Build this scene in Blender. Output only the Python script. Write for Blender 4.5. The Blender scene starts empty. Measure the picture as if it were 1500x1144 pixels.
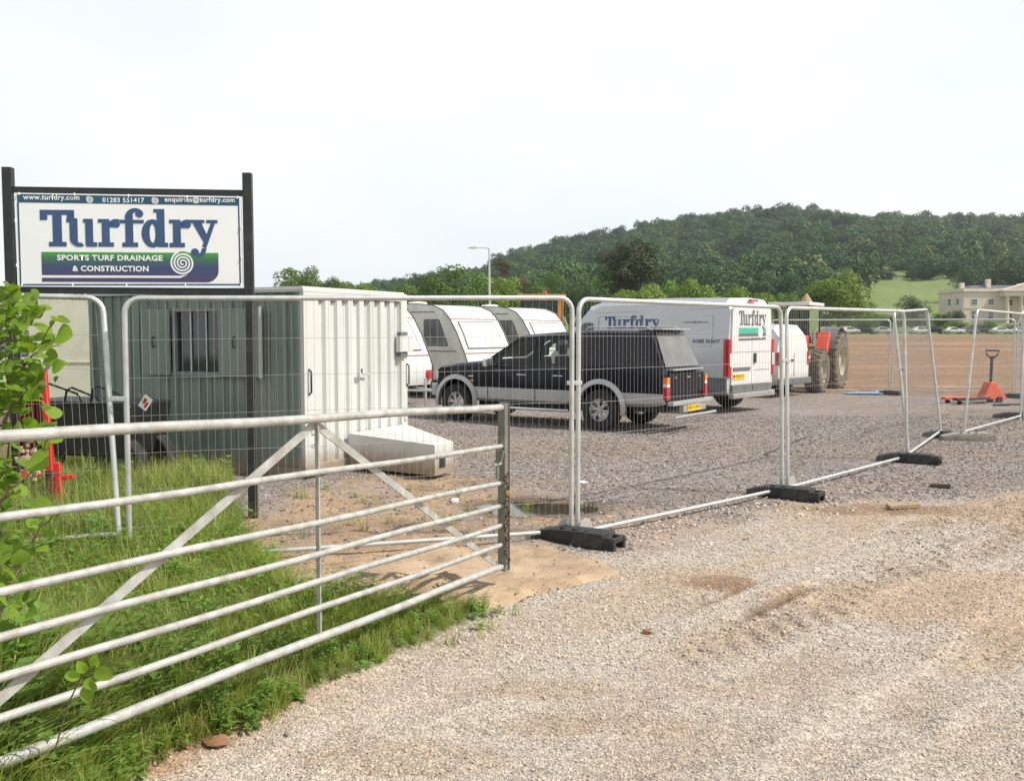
import bpy, bmesh, math, random
import numpy as np
from mathutils import Vector, Matrix
R = math.radians
PI = math.pi
random.seed(7)
rng = np.random.default_rng(7)
C = bpy.context.scene.collection
scene = bpy.context.scene

# ------------------------------------------------------------------ camera, sky, sun, exposure
CH, FPX, PITCH = 1.8, 1400.0, math.atan(88 / 1400)
cam = bpy.data.objects.new('camera', bpy.data.cameras.new('camera'))
C.objects.link(cam)
cam.location = (0, 0, CH)
cam.rotation_euler = (PI / 2 - PITCH, 0, 0)
cam.data.sensor_width = 36
cam.data.lens = FPX / 1500 * 36
cam.data.clip_start = 0.05
cam.data.clip_end = 6000
scene.camera = cam
SUN_AZ, SUN_EL = -14, 50          # degrees; azimuth counted from +X towards +Y
sd = Vector((math.cos(R(SUN_EL)) * math.cos(R(SUN_AZ)), math.cos(R(SUN_EL)) * math.sin(R(SUN_AZ)), math.sin(R(SUN_EL))))
sl = bpy.data.lights.new('sun', 'SUN')
sl.energy = 4.9
sl.angle = R(0.6)
sl.color = (1.0, 0.95, 0.86)
so = bpy.data.objects.new('sun', sl)
so.rotation_euler = (-sd).to_track_quat('-Z', 'Y').to_euler()
C.objects.link(so)
world = bpy.data.worlds.new('World')
scene.world = world
world.use_nodes = True
wn, wl = world.node_tree.nodes, world.node_tree.links
wn.clear()
out = wn.new('ShaderNodeOutputWorld')
sky = wn.new('ShaderNodeTexSky')
sky.sky_type = 'NISHITA'
sky.sun_disc = False
sky.sun_elevation = R(SUN_EL)
sky.sun_rotation = R(90 - SUN_AZ)
sky.air_density = 1.2
sky.dust_density = 2.5
bg = wn.new('ShaderNodeBackground')
bg.inputs['Strength'].default_value = 0.10
bg2 = wn.new('ShaderNodeBackground')
bg2.inputs['Strength'].default_value = 1.05
tc = wn.new('ShaderNodeTexCoord')
sep = wn.new('ShaderNodeSeparateXYZ')
wl.new(tc.outputs['Generated'], sep.inputs[0])
mr = wn.new('ShaderNodeMapRange')
mr.inputs['From Min'].default_value = 0.30
mr.inputs['From Max'].default_value = 0.86
mr.inputs['To Min'].default_value = 0.95
mr.inputs['To Max'].default_value = 0.08
mr.interpolation_type = 'SMOOTHSTEP'
wl.new(sep.outputs['Z'], mr.inputs['Value'])
mp = wn.new('ShaderNodeMapping')
mp.inputs['Scale'].default_value = (1.0, 1.0, 2.6)
wl.new(tc.outputs['Generated'], mp.inputs[0])
nz = wn.new('ShaderNodeTexNoise')
nz.inputs['Scale'].default_value = 2.2
nz.inputs['Detail'].default_value = 5
nz.inputs['Roughness'].default_value = 0.5
wl.new(mp.outputs[0], nz.inputs['Vector'])
cr = wn.new('ShaderNodeValToRGB')
cr.color_ramp.elements[0].position = 0.38
cr.color_ramp.elements[0].color = (0.87, 0.93, 0.955, 1)
cr.color_ramp.elements[1].position = 0.6
cr.color_ramp.elements[1].color = (1.0, 0.995, 0.985, 1)
wl.new(nz.outputs['Fac'], cr.inputs[0])
wl.new(cr.outputs[0], bg2.inputs['Color'])
wl.new(sky.outputs[0], bg.inputs['Color'])
mx = wn.new('ShaderNodeMixShader')
wl.new(mr.outputs[0], mx.inputs[0])
wl.new(bg.outputs[0], mx.inputs[1])
wl.new(bg2.outputs[0], mx.inputs[2])
wl.new(mx.outputs[0], out.inputs[0])
vs = scene.view_settings
vs.view_transform = 'Standard'
vs.look = 'None'
vs.exposure = 0.09
vs.gamma = 1
vs.use_curve_mapping = False
scene.render.engine = 'CYCLES'
scene.cycles.max_bounces = 7
scene.cycles.transparent_max_bounces = 12

# ------------------------------------------------------------------ helpers
_c, _s = math.cos(PITCH), math.sin(PITCH)
def ray(px, py):
    u, v = px - 750, 572 - py
    return Vector((u, v * _s + FPX * _c, v * _c - FPX * _s))
def at(px, py, Y):
    d = ray(px, py); t = Y / d.y
    return Vector((d.x * t, Y, CH + d.z * t))
def G(px, py, z=0.0):
    d = ray(px, py); t = (z - CH) / d.z
    return Vector((d.x * t, d.y * t, z))

def _hash(ix, iy, seed):
    h = (ix.astype(np.int64) * 374761393 + iy.astype(np.int64) * 668265263 + seed * 974711) & 0xffffffff
    h = ((h ^ (h >> 13)) * 1274126177) & 0xffffffff
    h = h ^ (h >> 16)
    return (h & 0xffff) / 65535.0
def vnoise(x, y, seed=0):
    ix, iy = np.floor(x), np.floor(y)
    fx, fy = x - ix, y - iy
    fx, fy = fx * fx * (3 - 2 * fx), fy * fy * (3 - 2 * fy)
    a, b = _hash(ix, iy, seed), _hash(ix + 1, iy, seed)
    c, d = _hash(ix, iy + 1, seed), _hash(ix + 1, iy + 1, seed)
    return (a * (1 - fx) + b * fx) * (1 - fy) + (c * (1 - fx) + d * fx) * fy
def fbm(x, y, seed=0, o=4):
    r, a, t = 0, 1.0, 0
    for i in range(o):
        r = r + a * vnoise(x * 2 ** i, y * 2 ** i, seed + i * 17); t += a; a *= 0.5
    return r / t
def sstep(e0, e1, x):
    t = np.clip((x - e0) / (e1 - e0), 0, 1)
    return t * t * (3 - 2 * t)

class MB:
    """collects shapes and links them as one mesh object"""
    def __init__(s): s.v = []; s.f = []; s.m = []
    def add(s, vs_, fs, mi=0):
        n = len(s.v); s.v += [tuple(v) for v in vs_]
        for f in fs: s.f.append(tuple(n + i for i in f)); s.m.append(mi)
        return s
    def box(s, a, b, mi=0, M=None):
        x0, y0, z0 = a; x1, y1, z1 = b
        vs_ = [(x0,y0,z0),(x1,y0,z0),(x1,y1,z0),(x0,y1,z0),(x0,y0,z1),(x1,y0,z1),(x1,y1,z1),(x0,y1,z1)]
        if M is not None: vs_ = [M @ Vector(v) for v in vs_]
        return s.add(vs_, [(0,3,2,1),(4,5,6,7),(0,1,5,4),(1,2,6,5),(2,3,7,6),(3,0,4,7)], mi)
    def bar(s, p, q, w, h, up=(0, 0, 1), mi=0):
        p, q = Vector(p), Vector(q); d = (q - p).normalized(); up = Vector(up)
        if abs(d.dot(up)) > 0.98: up = Vector((0, 1, 0))
        a = d.cross(up).normalized() * w / 2; b = a.cross(d).normalized() * h / 2
        vs_ = [p-a-b, p+a-b, p+a+b, p-a+b, q-a-b, q+a-b, q+a+b, q-a+b]
        return s.add(vs_, [(0,3,2,1),(4,5,6,7),(0,1,5,4),(1,2,6,5),(2,3,7,6),(3,0,4,7)], mi)
    def tube(s, pts, r, n=10, mi=0, caps=True, closed=False):
        pts = [Vector(p) for p in pts]; k = len(pts)
        rr = r if isinstance(r, (list, tuple)) else [r] * k
        base = len(s.v); ref = None
        for i, p in enumerate(pts):
            if closed: d = (pts[(i+1) % k] - pts[i-1])
            else: d = (pts[min(i+1, k-1)] - pts[max(i-1, 0)])
            d.normalize()
            if ref is None: ref = Vector((0,0,1)) if abs(d.z) < 0.9 else Vector((1,0,0))
            a = d.cross(ref)
            if a.length < 1e-4: a = d.cross(Vector((0.3, 1, 0)))
            a.normalize(); b = a.cross(d).normalized()
            if k > 2: ref = b
            for j in range(n):
                t = 2 * PI * j / n
                s.v.append(tuple(p + a * math.cos(t) * rr[i] + b * math.sin(t) * rr[i]))
        for i in range(k if closed else k - 1):
            i2 = (i + 1) % k
            for j in range(n):
                j2 = (j + 1) % n
                s.f.append((base+i*n+j, base+i*n+j2, base+i2*n+j2, base+i2*n+j)); s.m.append(mi)
        if caps and not closed:
            s.f.append(tuple(base + j for j in range(n))[::-1]); s.m.append(mi)
            s.f.append(tuple(base + (k-1)*n + j for j in range(n))); s.m.append(mi)
        return s
    def prism(s, poly, p0, ex, ey, ez, depth, mi=0):
        """poly (a,b) in plane p0+a*ex+b*ey, thickness depth along ez"""
        p0, ex, ey, ez = Vector(p0), Vector(ex), Vector(ey), Vector(ez); n = len(poly)
        A = [p0 + ex*a + ey*b for a, b in poly]; B = [q + ez*depth for q in A]
        fs = [tuple(range(n))[::-1], tuple(range(n, 2*n))] + [(i, (i+1) % n, n+(i+1) % n, n+i) for i in range(n)]
        return s.add(A + B, fs, mi)
    def lathe(s, prof, n=24, axis='y', c=(0,0,0), mi=0, closed=True):
        """prof (r, h) rings about the axis"""
        base = len(s.v); k = len(prof); c = Vector(c)
        for r, h in prof:
            for j in range(n):
                t = 2*PI*j/n; a, b = r*math.cos(t), r*math.sin(t)
                v = {'y': (a, h, b), 'z': (a, b, h), 'x': (h, a, b)}[axis]
                s.v.append(tuple(c + Vector(v)))
        for i in range(k if closed else k-1):
            i2 = (i+1) % k
            for j in range(n):
                j2 = (j+1) % n
                s.f.append((base+i*n+j, base+i*n+j2, base+i2*n+j2, base+i2*n+j)); s.m.append(mi)
        return s
    def loft(s, rings, mi=0, rowmi=None, caps=True):
        base = len(s.v); n = len(rings[0])
        for r in rings: s.v += [tuple(p) for p in r]
        for i in range(len(rings)-1):
            for j in range(n):
                j2 = (j+1) % n
                s.f.append((base+i*n+j, base+i*n+j2, base+(i+1)*n+j2, base+(i+1)*n+j))
                s.m.append(rowmi[j] if rowmi else mi)
        if caps:
            s.f.append(tuple(base+j for j in range(n))[::-1]); s.m.append(mi)
            s.f.append(tuple(base+(len(rings)-1)*n+j for j in range(n))); s.m.append(mi)
        return s
    def mesh(s, name, mats, org=(0,0,0), smooth=0, bevel=0, fix=True):
        me = bpy.data.meshes.new(name)
        o = Vector(org)
        me.from_pydata([tuple(Vector(v) - o) for v in s.v], [], s.f)
        for m in (mats if isinstance(mats, (list, tuple)) else [mats]): me.materials.append(m)
        me.polygons.foreach_set('material_index', s.m)
        if fix:
            bm = bmesh.new(); bm.from_mesh(me); bmesh.ops.recalc_face_normals(bm, faces=bm.faces)
            if bevel: 
                es = [e for e in bm.edges if len(e.link_faces) == 2 and e.calc_face_angle(0) > R(35)]
                bmesh.ops.bevel(bm, geom=es, offset=bevel, segments=2, profile=0.6, affect='EDGES', clamp_overlap=True)
            bm.to_mesh(me); bm.free()
        if smooth:
            me.polygons.foreach_set('use_smooth', [True]*len(me.polygons))
            me.set_sharp_from_angle(angle=R(smooth))
        return me
    def build(s, name, mats, parent=None, org=(0,0,0), smooth=0, bevel=0, fix=True):
        o = bpy.data.objects.new(name, s.mesh(name, mats, org, smooth, bevel, fix))
        C.objects.link(o)
        if parent is not None: o.parent = parent
        return o

def tag(o, label=None, cat=None, group=None, kind=None):
    if label: o['label'] = label
    if cat: o['category'] = cat
    if group: o['group'] = group
    if kind: o['kind'] = kind
    return o
def thing(name, label, cat, loc=(0,0,0), rz=0, group=None):
    o = bpy.data.objects.new(name, None); C.objects.link(o)
    o.empty_display_size = 0.2
    o.location = loc; o.rotation_euler = (0, 0, rz)
    return tag(o, label, cat, group)
def kids(o): return [c for c in bpy.data.objects if c.parent == o]
def copy_tree(o, parent=None):
    c = o.copy(); C.objects.link(c)
    if parent is not None: c.parent = parent
    for ch in kids(o): copy_tree(ch, c)
    return c
def evaluated(o, name):
    """apply an object's modifiers and give it the resulting mesh"""
    bpy.context.view_layer.update()
    dg = bpy.context.evaluated_depsgraph_get()
    me = bpy.data.meshes.new_from_object(o.evaluated_get(dg))
    me.name = name
    o.modifiers.clear(); o.data = me
def cut(o, cutters):
    """boolean difference with a list of MBs (local coordinates of o)"""
    tmp = []
    for c in cutters:
        k = bpy.data.objects.new('cutter', c.mesh('cutter', o.data.materials[0])); C.objects.link(k); tmp.append(k)
        k.matrix_world = o.matrix_world
        if o.parent: k.parent = o.parent
        md = o.modifiers.new('b', 'BOOLEAN'); md.operation = 'DIFFERENCE'; md.object = k; md.solver = 'EXACT'
    evaluated(o, o.name)
    for k in tmp: bpy.data.objects.remove(k)

# ------------------------------------------------------------------ materials
def NT(name):
    m = bpy.data.materials.new(name); m.use_nodes = True
    n, l = m.node_tree.nodes, m.node_tree.links
    return m, n, l, n['Principled BSDF']
def mat(name, col, rough=0.6, metal=0.0, var=0.12, scale=6.0, bump=0.0, bscale=40, dirt=None, dirt_amt=0.5, coat=0, spec=None, stretch=None, mud=0):
    m, n, l, p = NT(name)
    p.inputs['Roughness'].default_value = rough
    p.inputs['Metallic'].default_value = metal
    if coat: p.inputs['Coat Weight'].default_value = coat; p.inputs['Coat Roughness'].default_value = 0.08
    if spec is not None: p.inputs['Specular IOR Level'].default_value = spec
    tcn = n.new('ShaderNodeTexCoord'); mpn = n.new('ShaderNodeMapping'); l.new(tcn.outputs['Object'], mpn.inputs[0])
    if stretch: mpn.inputs['Scale'].default_value = stretch
    nn = n.new('ShaderNodeTexNoise'); nn.inputs['Scale'].default_value = scale; nn.inputs['Detail'].default_value = 5
    l.new(mpn.outputs[0], nn.inputs['Vector'])
    rp = n.new('ShaderNodeValToRGB')
    rp.color_ramp.elements[0].position = 0.3; rp.color_ramp.elements[1].position = 0.7
    c = Vector(col[:3])
    rp.color_ramp.elements[0].color = (*(c * (1 - var)), 1)
    rp.color_ramp.elements[1].color = (*[min(1, x) for x in c * (1 + var)], 1)
    l.new(nn.outputs['Fac'], rp.inputs[0])
    last = rp.outputs[0]
    if dirt:
        n2 = n.new('ShaderNodeTexNoise'); n2.inputs['Scale'].default_value = scale * 0.6; n2.inputs['Detail'].default_value = 8; n2.inputs['Roughness'].default_value = 0.65
        l.new(mpn.outputs[0], n2.inputs['Vector'])
        r2 = n.new('ShaderNodeValToRGB'); r2.color_ramp.elements[0].position = 0.5; r2.color_ramp.elements[1].position = 0.72
        r2.color_ramp.elements[1].color = (dirt_amt,)*3 + (1,)
        l.new(n2.outputs['Fac'], r2.inputs[0])
        mm = n.new('ShaderNodeMix'); mm.data_type = 'RGBA'
        l.new(r2.outputs[0], mm.inputs[0]); l.new(last, mm.inputs[6]); mm.inputs[7].default_value = (*dirt, 1)
        last = mm.outputs[2]
    if mud:   # dried mud splashed up from the ground
        sz = n.new('ShaderNodeSeparateXYZ'); l.new(tcn.outputs['Object'], sz.inputs[0])
        zr = n.new('ShaderNodeMapRange'); zr.inputs['From Min'].default_value = mud; zr.inputs['From Max'].default_value = 0.05; l.new(sz.outputs['Z'], zr.inputs['Value'])
        n3 = n.new('ShaderNodeTexNoise'); n3.inputs['Scale'].default_value = 9; n3.inputs['Detail'].default_value = 9; n3.inputs['Roughness'].default_value = .7; l.new(tcn.outputs['Object'], n3.inputs['Vector'])
        ml = n.new('ShaderNodeMath'); ml.operation = 'MULTIPLY_ADD'; ml.inputs[1].default_value = 1.1; l.new(zr.outputs[0], ml.inputs[0]); 
        sb_ = n.new('ShaderNodeMath'); sb_.operation = 'SUBTRACT'; sb_.inputs[1].default_value = 0.62; l.new(n3.outputs['Fac'], sb_.inputs[0]); l.new(sb_.outputs[0], ml.inputs[2])
        cl = n.new('ShaderNodeMath'); cl.operation = 'MULTIPLY'; cl.use_clamp = True; cl.inputs[1].default_value = 1.3; l.new(ml.outputs[0], cl.inputs[0])
        mm = n.new('ShaderNodeMix'); mm.data_type = 'RGBA'; l.new(cl.outputs[0], mm.inputs[0]); l.new(last, mm.inputs[6]); mm.inputs[7].default_value = (.30, .235, .17, 1); last = mm.outputs[2]
    l.new(last, p.inputs['Base Color'])
    if bump:
        nb = n.new('ShaderNodeTexNoise'); nb.inputs['Scale'].default_value = bscale; nb.inputs['Detail'].default_value = 4
        l.new(mpn.outputs[0], nb.inputs['Vector'])
        bp = n.new('ShaderNodeBump'); bp.inputs['Strength'].default_value = bump; bp.inputs['Distance'].default_value = 0.01
        l.new(nb.outputs['Fac'], bp.inputs['Height']); l.new(bp.outputs[0], p.inputs['Normal'])
    return m
def glass(name, tint=(0.6, 0.68, 0.66), alpha=0.45, rough=0.05):
    """thin sheet of glass: tinted see-through plus a mirror reflection"""
    m, n, l, p = NT(name)
    n.remove(p)
    o = n['Material Output']
    tr = n.new('ShaderNodeBsdfTransparent'); tr.inputs[0].default_value = (*[t * alpha for t in tint], 1)
    gl = n.new('ShaderNodeBsdfGlossy'); gl.inputs['Roughness'].default_value = rough
    fr = n.new('ShaderNodeFresnel'); fr.inputs[0].default_value = 1.5
    ms = n.new('ShaderNodeMixShader')
    l.new(fr.outputs[0], ms.inputs[0]); l.new(tr.outputs[0], ms.inputs[1]); l.new(gl.outputs[0], ms.inputs[2])
    l.new(ms.outputs[0], o.inputs[0])
    return m
def leafmat(name, col, var=0.35, trans=0.35, inst=True, hue=None, spec=0.25):
    m, n, l, p = NT(name)
    o = n['Material Output']
    oi = n.new('ShaderNodeObjectInfo'); rp = n.new('ShaderNodeValToRGB')
    c = Vector(col)
    e = rp.color_ramp.elements
    e[0].color = (*(c * (1 - var)), 1); e[1].color = (*(c * (1 + var)), 1)
    if hue:
        k = e.new(0.5); k.color = (*hue, 1)
    tcn = n.new('ShaderNodeTexCoord')
    nn = n.new('ShaderNodeTexNoise'); nn.inputs['Scale'].default_value = 1.3 if inst else 9
    l.new(tcn.outputs['Object'], nn.inputs['Vector'])
    if inst:
        ad = n.new('ShaderNodeMath'); ad.operation = 'MULTIPLY_ADD'; ad.inputs[1].default_value = 0.5; 
        l.new(nn.outputs['Fac'], ad.inputs[0]); 
        sc = n.new('ShaderNodeMath'); sc.operation = 'MULTIPLY'; sc.inputs[1].default_value = 0.75
        l.new(oi.outputs['Random'], sc.inputs[0]); l.new(sc.outputs[0], ad.inputs[2])
        l.new(ad.outputs[0], rp.inputs[0])
    else: l.new(nn.outputs['Fac'], rp.inputs[0])
    p.inputs['Roughness'].default_value = 0.6
    p.inputs['Specular IOR Level'].default_value = spec
    l.new(rp.outputs[0], p.inputs['Base Color'])
    if trans:
        tl = n.new('ShaderNodeBsdfTranslucent')
        mu = n.new('ShaderNodeMix'); mu.data_type = 'RGBA'; mu.blend_type = 'MULTIPLY'; mu.inputs[0].default_value = 1
        l.new(rp.outputs[0], mu.inputs[6]); mu.inputs[7].default_value = (1.5, 1.6, 0.6, 1)
        l.new(mu.outputs[2], tl.inputs[0])
        ms = n.new('ShaderNodeMixShader'); ms.inputs[0].default_value = trans
        l.new(p.outputs[0], ms.inputs[1]); l.new(tl.outputs[0], ms.inputs[2]); l.new(ms.outputs[0], o.inputs[0])
    return m

M = {}
M['galv'] = mat('galvanised_steel', (0.60, 0.61, 0.60), 0.42, 0.55, 0.12, 9, dirt=(0.42, 0.38, 0.32), dirt_amt=0.45, bump=0.1, bscale=60)
M['galvgate'] = mat('weathered_galvanised', (0.43, 0.43, 0.405), 0.55, 0.25, 0.22, 14, dirt=(0.30, 0.24, 0.17), dirt_amt=0.6, bump=0.25, bscale=90)
M['gatedark'] = mat('dull_channel_steel', (0.22, 0.22, 0.19), 0.6, 0.4, 0.2, 12, dirt=(0.12, 0.09, 0.06), dirt_amt=0.6)
M['wire'] = mat('fence_wire', (0.36, 0.36, 0.35), 0.5, 0.4, 0.05)
M['black'] = mat('black_painted_steel', (0.02, 0.02, 0.022), 0.42, 0, 0.3, 8, dirt=(0.06, 0.055, 0.05), dirt_amt=0.4)
M['rubber'] = mat('black_recycled_rubber', (0.022, 0.022, 0.023), 0.7, 0, 0.3, 10, bump=0.5, bscale=120, dirt=(0.12, 0.105, 0.085), dirt_amt=0.45)
M['concrete'] = mat('weathered_concrete', (0.30, 0.28, 0.235), 0.9, 0, 0.2, 14, bump=0.5, bscale=90, dirt=(0.15, 0.13, 0.1))
M['boardwhite'] = mat('white_sign_board', (0.94, 0.94, 0.95), 0.35, 0, 0.02, 2)
M['teal'] = mat('printed_petrol_blue', (0.022, 0.085, 0.16), 0.4, 0, 0.06, 3)
M['navy'] = mat('printed_navy', (0.045, 0.095, 0.215), 0.4, 0, 0.12, 2.5)
M['printwhite'] = mat('printed_white', (0.9, 0.9, 0.9), 0.4, 0, 0.02)
M['cgreen'] = mat('green_container_paint', (0.19, 0.24, 0.21), 0.45, 0, 0.2, 2.6, dirt=(0.26, 0.27, 0.22), dirt_amt=0.7, bump=0.08, bscale=20, stretch=(1, 1, 0.35), mud=.35)
M['cpale'] = mat('pale_grey_container_paint', (0.56, 0.57, 0.55), 0.45, 0, 0.07, 2.0, dirt=(0.36, 0.35, 0.30), dirt_amt=0.45, bump=0.05, bscale=20, stretch=(1, 1, 0.3), mud=.4)
M['dark'] = mat('dark_interior', (0.02, 0.022, 0.025), 0.8)
M['winglass'] = mat('dark_window_glass', (0.03, 0.035, 0.045), 0.06, 0, 0.3, 3, spec=0.8)
M['white'] = mat('white_gelcoat', (0.66, 0.66, 0.645), 0.3, 0, 0.03, 2, dirt=(0.5, 0.49, 0.42), dirt_amt=0.35, coat=0.3)
M['cream'] = mat('cream_caravan_wall', (0.74, 0.74, 0.67), 0.45, 0, 0.06, 3, dirt=(0.3, 0.29, 0.2), dirt_amt=0.4)
M['beige'] = mat('beige_caravan_wall', (0.66, 0.64, 0.50), 0.5, 0, 0.06, 3, dirt=(0.34, 0.31, 0.2), dirt_amt=0.4)
M['trimgrey'] = mat('dull_trim', (0.12, 0.105, 0.10), 0.6)
M['maroontrim'] = mat('maroon_trim_line', (0.25, 0.12, 0.11), 0.5)
M['curtain'] = mat('net_curtain', (0.52, 0.56, 0.54), 0.8, 0, 0.12, 14, stretch=(1, 1, 0.15))
M['red'] = mat('red_lens', (0.5, 0.015, 0.02), 0.18, 0, 0.15, 12, coat=0.5)
M['orange'] = mat('orange_lens', (0.85, 0.22, 0.02), 0.2, 0, 0.1, 12, coat=0.4)
M['clear'] = mat('clear_lens', (0.72, 0.72, 0.68), 0.12, 0.1, 0.1, 12, coat=0.6)
M['tyre'] = mat('tyre_rubber', (0.018, 0.018, 0.018), 0.8, 0, 0.3, 12, dirt=(0.10, 0.085, 0.065), dirt_amt=0.35)
M['muddytyre'] = mat('muddy_tractor_tyre', (0.13, 0.105, 0.075), 0.9, 0, 0.25, 8, dirt=(0.24, 0.19, 0.13), dirt_amt=0.8, bump=0.4)
M['alloy'] = mat('alloy_wheel', (0.55, 0.55, 0.56), 0.35, 0.6, 0.08, 10)
M['chrome'] = mat('bright_chrome', (0.78, 0.78, 0.78), 0.14, 0.95, 0.04)
M['pblack'] = mat('dark_navy_car_paint', (0.005, 0.006, 0.015), 0.25, 0, 0.1, 1.5, spec=0.3, dirt=(0.02, 0.019, 0.018), dirt_amt=0.25, mud=.55)
M['psilver'] = mat('silver_car_paint', (0.48, 0.49, 0.49), 0.38, 0.35, 0.06, 2, dirt=(0.25, 0.22, 0.18), dirt_amt=0.5, coat=0.3, mud=.6)
M['vanshade'] = mat('shaded_white_van_paint', (0.56, 0.58, 0.60), 0.34, 0.15, 0.04, 1.2, dirt=(0.33, 0.33, 0.31), dirt_amt=0.35, coat=0.5, mud=.7)  # white van body with its side's shade in the colour; rear doors stay white
M['vanwhite'] = mat('white_van_paint', (0.68, 0.68, 0.67), 0.3, 0, 0.03, 1.2, dirt=(0.5, 0.48, 0.42), dirt_amt=0.35, coat=0.5, mud=.8)
M['plastic'] = mat('black_plastic', (0.03, 0.03, 0.032), 0.6, 0, 0.2, 8, dirt=(0.12, 0.11, 0.09), dirt_amt=0.4)
M['gplastic'] = mat('grey_plastic', (0.13, 0.135, 0.14), 0.6, 0, 0.12, 8)
M['plate'] = mat('yellow_plate', (0.85, 0.52, 0.03), 0.35, 0, 0.05)
M['plateink'] = mat('plate_ink', (0.01, 0.01, 0.01), 0.5)
M['seat'] = mat('grey_seat_cloth', (0.05, 0.05, 0.055), 0.9)
M['cglass'] = glass('car_glass', (0.82, 0.90, 0.86), 0.97)
M['dglass'] = mat('black_privacy_glass', (0.008, 0.009, 0.014), 0.05, 0, 0.2, 3, spec=0.35)
M['fadeglass'] = mat('dusty_rear_glass', (0.15, 0.145, 0.135), 0.25, 0, 0.25, 3, coat=0.3)
M['green'] = mat('printed_green', (0.05, 0.42, 0.30), 0.4, 0, 0.05)
M['grey'] = mat('printed_grey', (0.12, 0.13, 0.13), 0.4, 0, 0.05)
M['tred'] = mat('bright_red_paint', (0.62, 0.022, 0.018), 0.4, 0, 0.1, 6, dirt=(0.2, 0.08, 0.05), dirt_amt=0.4)
M['tractorred'] = mat('tractor_orange_red', (0.72, 0.07, 0.025), 0.45, 0, 0.1, 6, dirt=(0.35, 0.14, 0.08), dirt_amt=0.4)
M['maroon'] = mat('maroon_painted_steel', (0.15, 0.018, 0.016), 0.5, 0, 0.15, 6, dirt=(0.09, 0.03, 0.02), dirt_amt=0.5)
M['orangep'] = mat('orange_machine_paint', (0.60, 0.27, 0.08), 0.5, 0, 0.15, 5, dirt=(0.3, 0.13, 0.05), dirt_amt=0.6)
M['truckred'] = mat('faded_orange_red_paint', (0.66, 0.115, 0.05), 0.5, 0, 0.1, 5, dirt=(0.4, 0.14, 0.08), dirt_amt=0.4)
M['rust'] = mat('rusty_chain', (0.10, 0.055, 0.03), 0.8, 0.3, 0.4, 50, dirt=(0.25, 0.2, 0.14), dirt_amt=0.7)
M['brass'] = mat('brass_padlock', (0.60, 0.42, 0.14), 0.35, 0.7, 0.1, 30)
M['stone'] = mat('cream_stucco', (0.62, 0.53, 0.46), 0.9, 0, 0.06, 0.5, dirt=(0.45, 0.38, 0.28), dirt_amt=0.35)
M['slate'] = mat('slate_roof', (0.10, 0.105, 0.12), 0.7, 0, 0.2, 1)
M['bark'] = mat('tree_bark', (0.10, 0.08, 0.06), 0.95, 0, 0.3, 2, bump=0.6, bscale=8)
M['twig'] = mat('brown_twig', (0.16, 0.11, 0.07), 0.85, 0, 0.25, 20)
M['timber'] = mat('weathered_timber', (0.34, 0.24, 0.15), 0.85, 0, 0.25, 6, stretch=(1, 8, 8))
M['paper'] = mat('paper_tag', (0.80, 0.79, 0.78), 0.7)
M['bluerope'] = mat('blue_sheeting', (0.18, 0.32, 0.52), 0.5, 0, 0.25, 6)
M['clod'] = mat('red_brown_sandstone', (0.36, 0.19, 0.10), 0.95, 0, 0.25, 14, bump=0.8, bscale=50, dirt=(0.42, 0.27, 0.17))
M['fabric'] = mat('sandy_geotextile', (0.41, 0.30, 0.20), 0.95, 0, 0.24, 3.5, bump=0.6, bscale=110, dirt=(0.25, 0.17, 0.10), dirt_amt=0.95)
# ------------------------------------------------------------------ ground
def crest(X):
    """height of the wooded ridge's ground along X"""
    px = [-600, -420, -240, -170, -95, -30, 6, 70, 116, 160, 200, 250, 290, 340, 420, 480, 620, 900]
    pz = [10, 14, 22, 33, 45, 56, 68, 81, 88, 98, 102, 106, 101, 96, 98, 100, 96, 90]
    return np.interp(X, px, pz)
def zfar(X, Y):
    X = np.asarray(X, float); Y = np.asarray(Y, float)
    z = np.interp(Y, [32, 190, 230], [0, 1.0, 1.9])
    t = np.clip((Y - 205) / 695, 0, 1.0)
    z = z + (crest(X) - 2) * t ** 1.45
    z = z - np.clip(Y - 960, 0, None) * 0.12
    und = (fbm(X / 60, Y / 60, 5, 3) - 0.5) * 6 * sstep(260, 420, Y)
    return z + und

POND = G(797, 742); POND.z = 0
def pond_r(X, Y):
    """normalised distance from the puddle's middle"""
    dx, dy = X - POND.x, Y - POND.y
    a = 0.10
    u = (dx * math.cos(a) + dy * math.sin(a)) / 0.50
    v = (-dx * math.sin(a) + dy * math.cos(a)) / 0.40
    return np.sqrt(u * u + v * v) + (fbm(X * 2.2, Y * 2.2, 41, 3) - 0.5) * 0.9

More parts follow.
